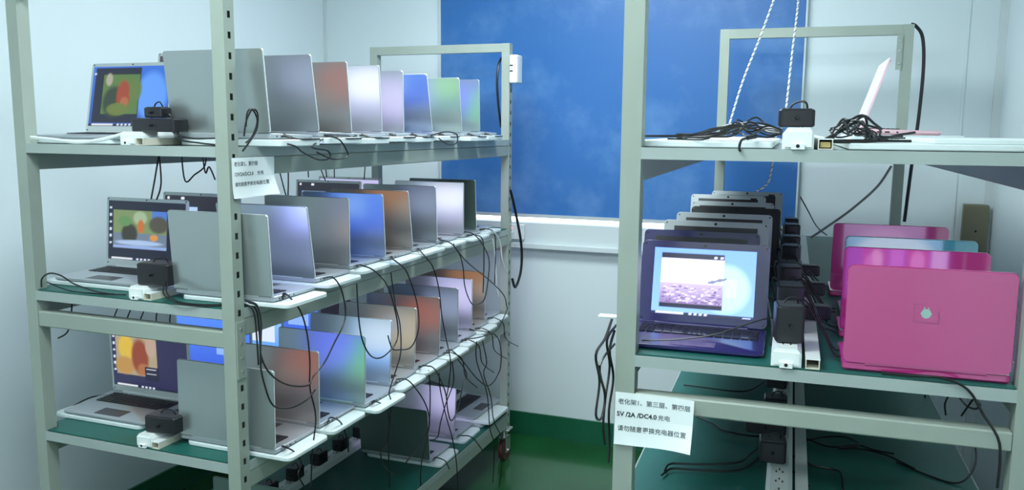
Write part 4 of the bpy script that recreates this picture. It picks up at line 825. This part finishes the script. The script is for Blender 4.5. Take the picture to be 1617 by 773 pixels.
# ------------------------------------------------------------------ paper notices
def text(body, size, m, parent, loc, rot=(PI / 2, 0, 0), bold=0, name='printed_text'):
    c = bpy.data.curves.new('text', 'FONT'); c.body = body; c.size = size; c.offset = bold; c.resolution_u = 2
    t = bpy.data.objects.new('text', c); C.objects.link(t)
    dg = bpy.context.evaluated_depsgraph_get(); me = bpy.data.meshes.new_from_object(t.evaluated_get(dg)); bpy.data.objects.remove(t)
    me.materials.clear(); me.materials.append(m); return me
def notice(R, root_loc, rz, w, h, curl, lines, label, skew=0.0):
    root = thing('paper_notice', label, 'notice', root_loc, rz)
    # sheet in its own plane: x across, z down from 0 to -h ; bends away (towards -y) at the right and bottom
    def bend(x, z): t = max(0, (x / w - .45) / .55); q = max(0, (-z / h - .5) / .5); return -curl * (t * t * .5 + t * t * q * .8 + q * q * .25)
    m = MB(); N = 12
    P = lambda i, j, o: (w * i / N - .03 * w * max(0, i / N - .7) * (j / N) * 2 * (curl > 0), bend(w * i / N, -h * j / N) + o, -h * j / N + skew * w * i / N + .04 * h * (i / N) ** 2 * (j / N))
    for o_, rev in ((0, False), (.0008, True)):
        for i in range(N):
            for j in range(N):
                q = [P(i, j, o_), P(i + 1, j, o_), P(i + 1, j + 1, o_), P(i, j + 1, o_)]; m.quad(*(reversed(q) if not rev else q))
    m.build('sheet', M['paper'], root, smooth=True)
    for body, size, x, z, mt, bold in lines:
        me = text(body, size, M[mt], root, None, bold=bold)
        for v in me.vertices:
            X, Z = x + v.co.x, z + v.co.y
            v.co = (X, bend(X, Z) - .0006, Z + skew * X + .04 * h * (X / w) ** 2 * (-Z / h))
        put(me, 'printed_text', root)
notice('R', rp('R', .002, -.0025, 1.124), rr('R'), .160, .110, .016, [
    ('老化架1、第三层、第四层', .0128, .006, -.0235, 'ink', .00015), ('5V /2A /DC4.0', .0135, .004, -.0500, 'inkd', .0004), ('充电', .0125, .088, -.0500, 'ink', .0001), ('请勿随意更换充电器位置', .0128, .006, -.0800, 'ink', .00015)],
    'white paper notice with three printed lines, near left post of the right rack')
notice('L', rp('L', .003, .008, 1.574), rr('L', PI / 2), .165, .106, .018, [
    ('老化架2、第四层', .0128, .008, -.021, 'ink', .00015), ('12V/2A/DC3.0', .0128, .008, -.0475, 'ink', .0003), ('充电', .0125, .100, -.0475, 'ink', .0001), ('请勿随意更换充电器位置', .0122, .008, -.0740, 'ink', .00015)],
    'white paper notice curling off the near post under the left rack\'s top shelf')
# ------------------------------------------------------------------ devices on posts and walls
d = thing('socket_box', 'white socket box fixed to the top of the left rack\'s far post', 'socket box', rp('L', .0025, 2.02, 1.868), rr('L'))
MB().slab(0, -.03, .040, .05, 0, .130, r=.010, bev=.004).build('housing', M['device'], d, smooth=True)
for z in (.052, .078): MB().box(.005, -.0315, z, .020, -.0300, z + .006).build('socket_slot', M['hole'], d)
w = thing('wall_socket', 'white wall socket with a red light under the window by the left rack', 'socket', RW(-1.545, S1 - .013, 1.075), -WY)
MB().slab(-.045, 0, .045, .08, -.000, .022, r=.006, bev=.003, axis='y').build('plate', M['device'], w)
MB().cyl((-.025, -.023, .062), (-.025, -.0215, .062), .004, 8).build('indicator', M['led'], w)
MB().box(-.043, -.045, .005, -.010, -.0225, .040).build('plug', M['device'], w)
e = thing('electric_box', 'olive grey electric box on the wall behind the right rack', 'electric box', RW(.598, S1 - .06, 1.06), -WY)
MB().slab(-.050, 0, .045, .285, -.055, 0, r=.004, bev=.003, axis='y').build('housing', M['box'], e)
MB().slab(-.052, .004, .047, .281, .0, .004, r=.004, bev=.001, axis='y').build('door', M['box'], e)
MB().cyl((.0, -.0045, .17), (.0, -.006, .17), .005, 10).build('lock', M['hole'], e)
br = MB().box(.700, 2.150, 1.905, .722, 2.155, 2.044).build('mounting_bracket', M['rack'], org=None, loc=rp('R', 0, 0, 0), rot=(0, 0, rr('R')))
tag(br, 'small steel mounting bracket beside the right rack\'s rear right post', 'bracket')
for z in (1.93, 1.98, 2.02): MB().cyl((.711, 2.1495, z), (.711, 2.147, z), .0035, 8).build('screw', M['steel'], br)
wt = MB().slab(-.022, -.012, .020, .012, 0, .004, r=.004, bev=.001).build('cable_clip', M['device'], loc=rp('R', -.03, .07, 1.262), rot=(0, 0, rr('R')))
tag(wt, 'small white clip from which the cables hang left of the right rack', 'clip')
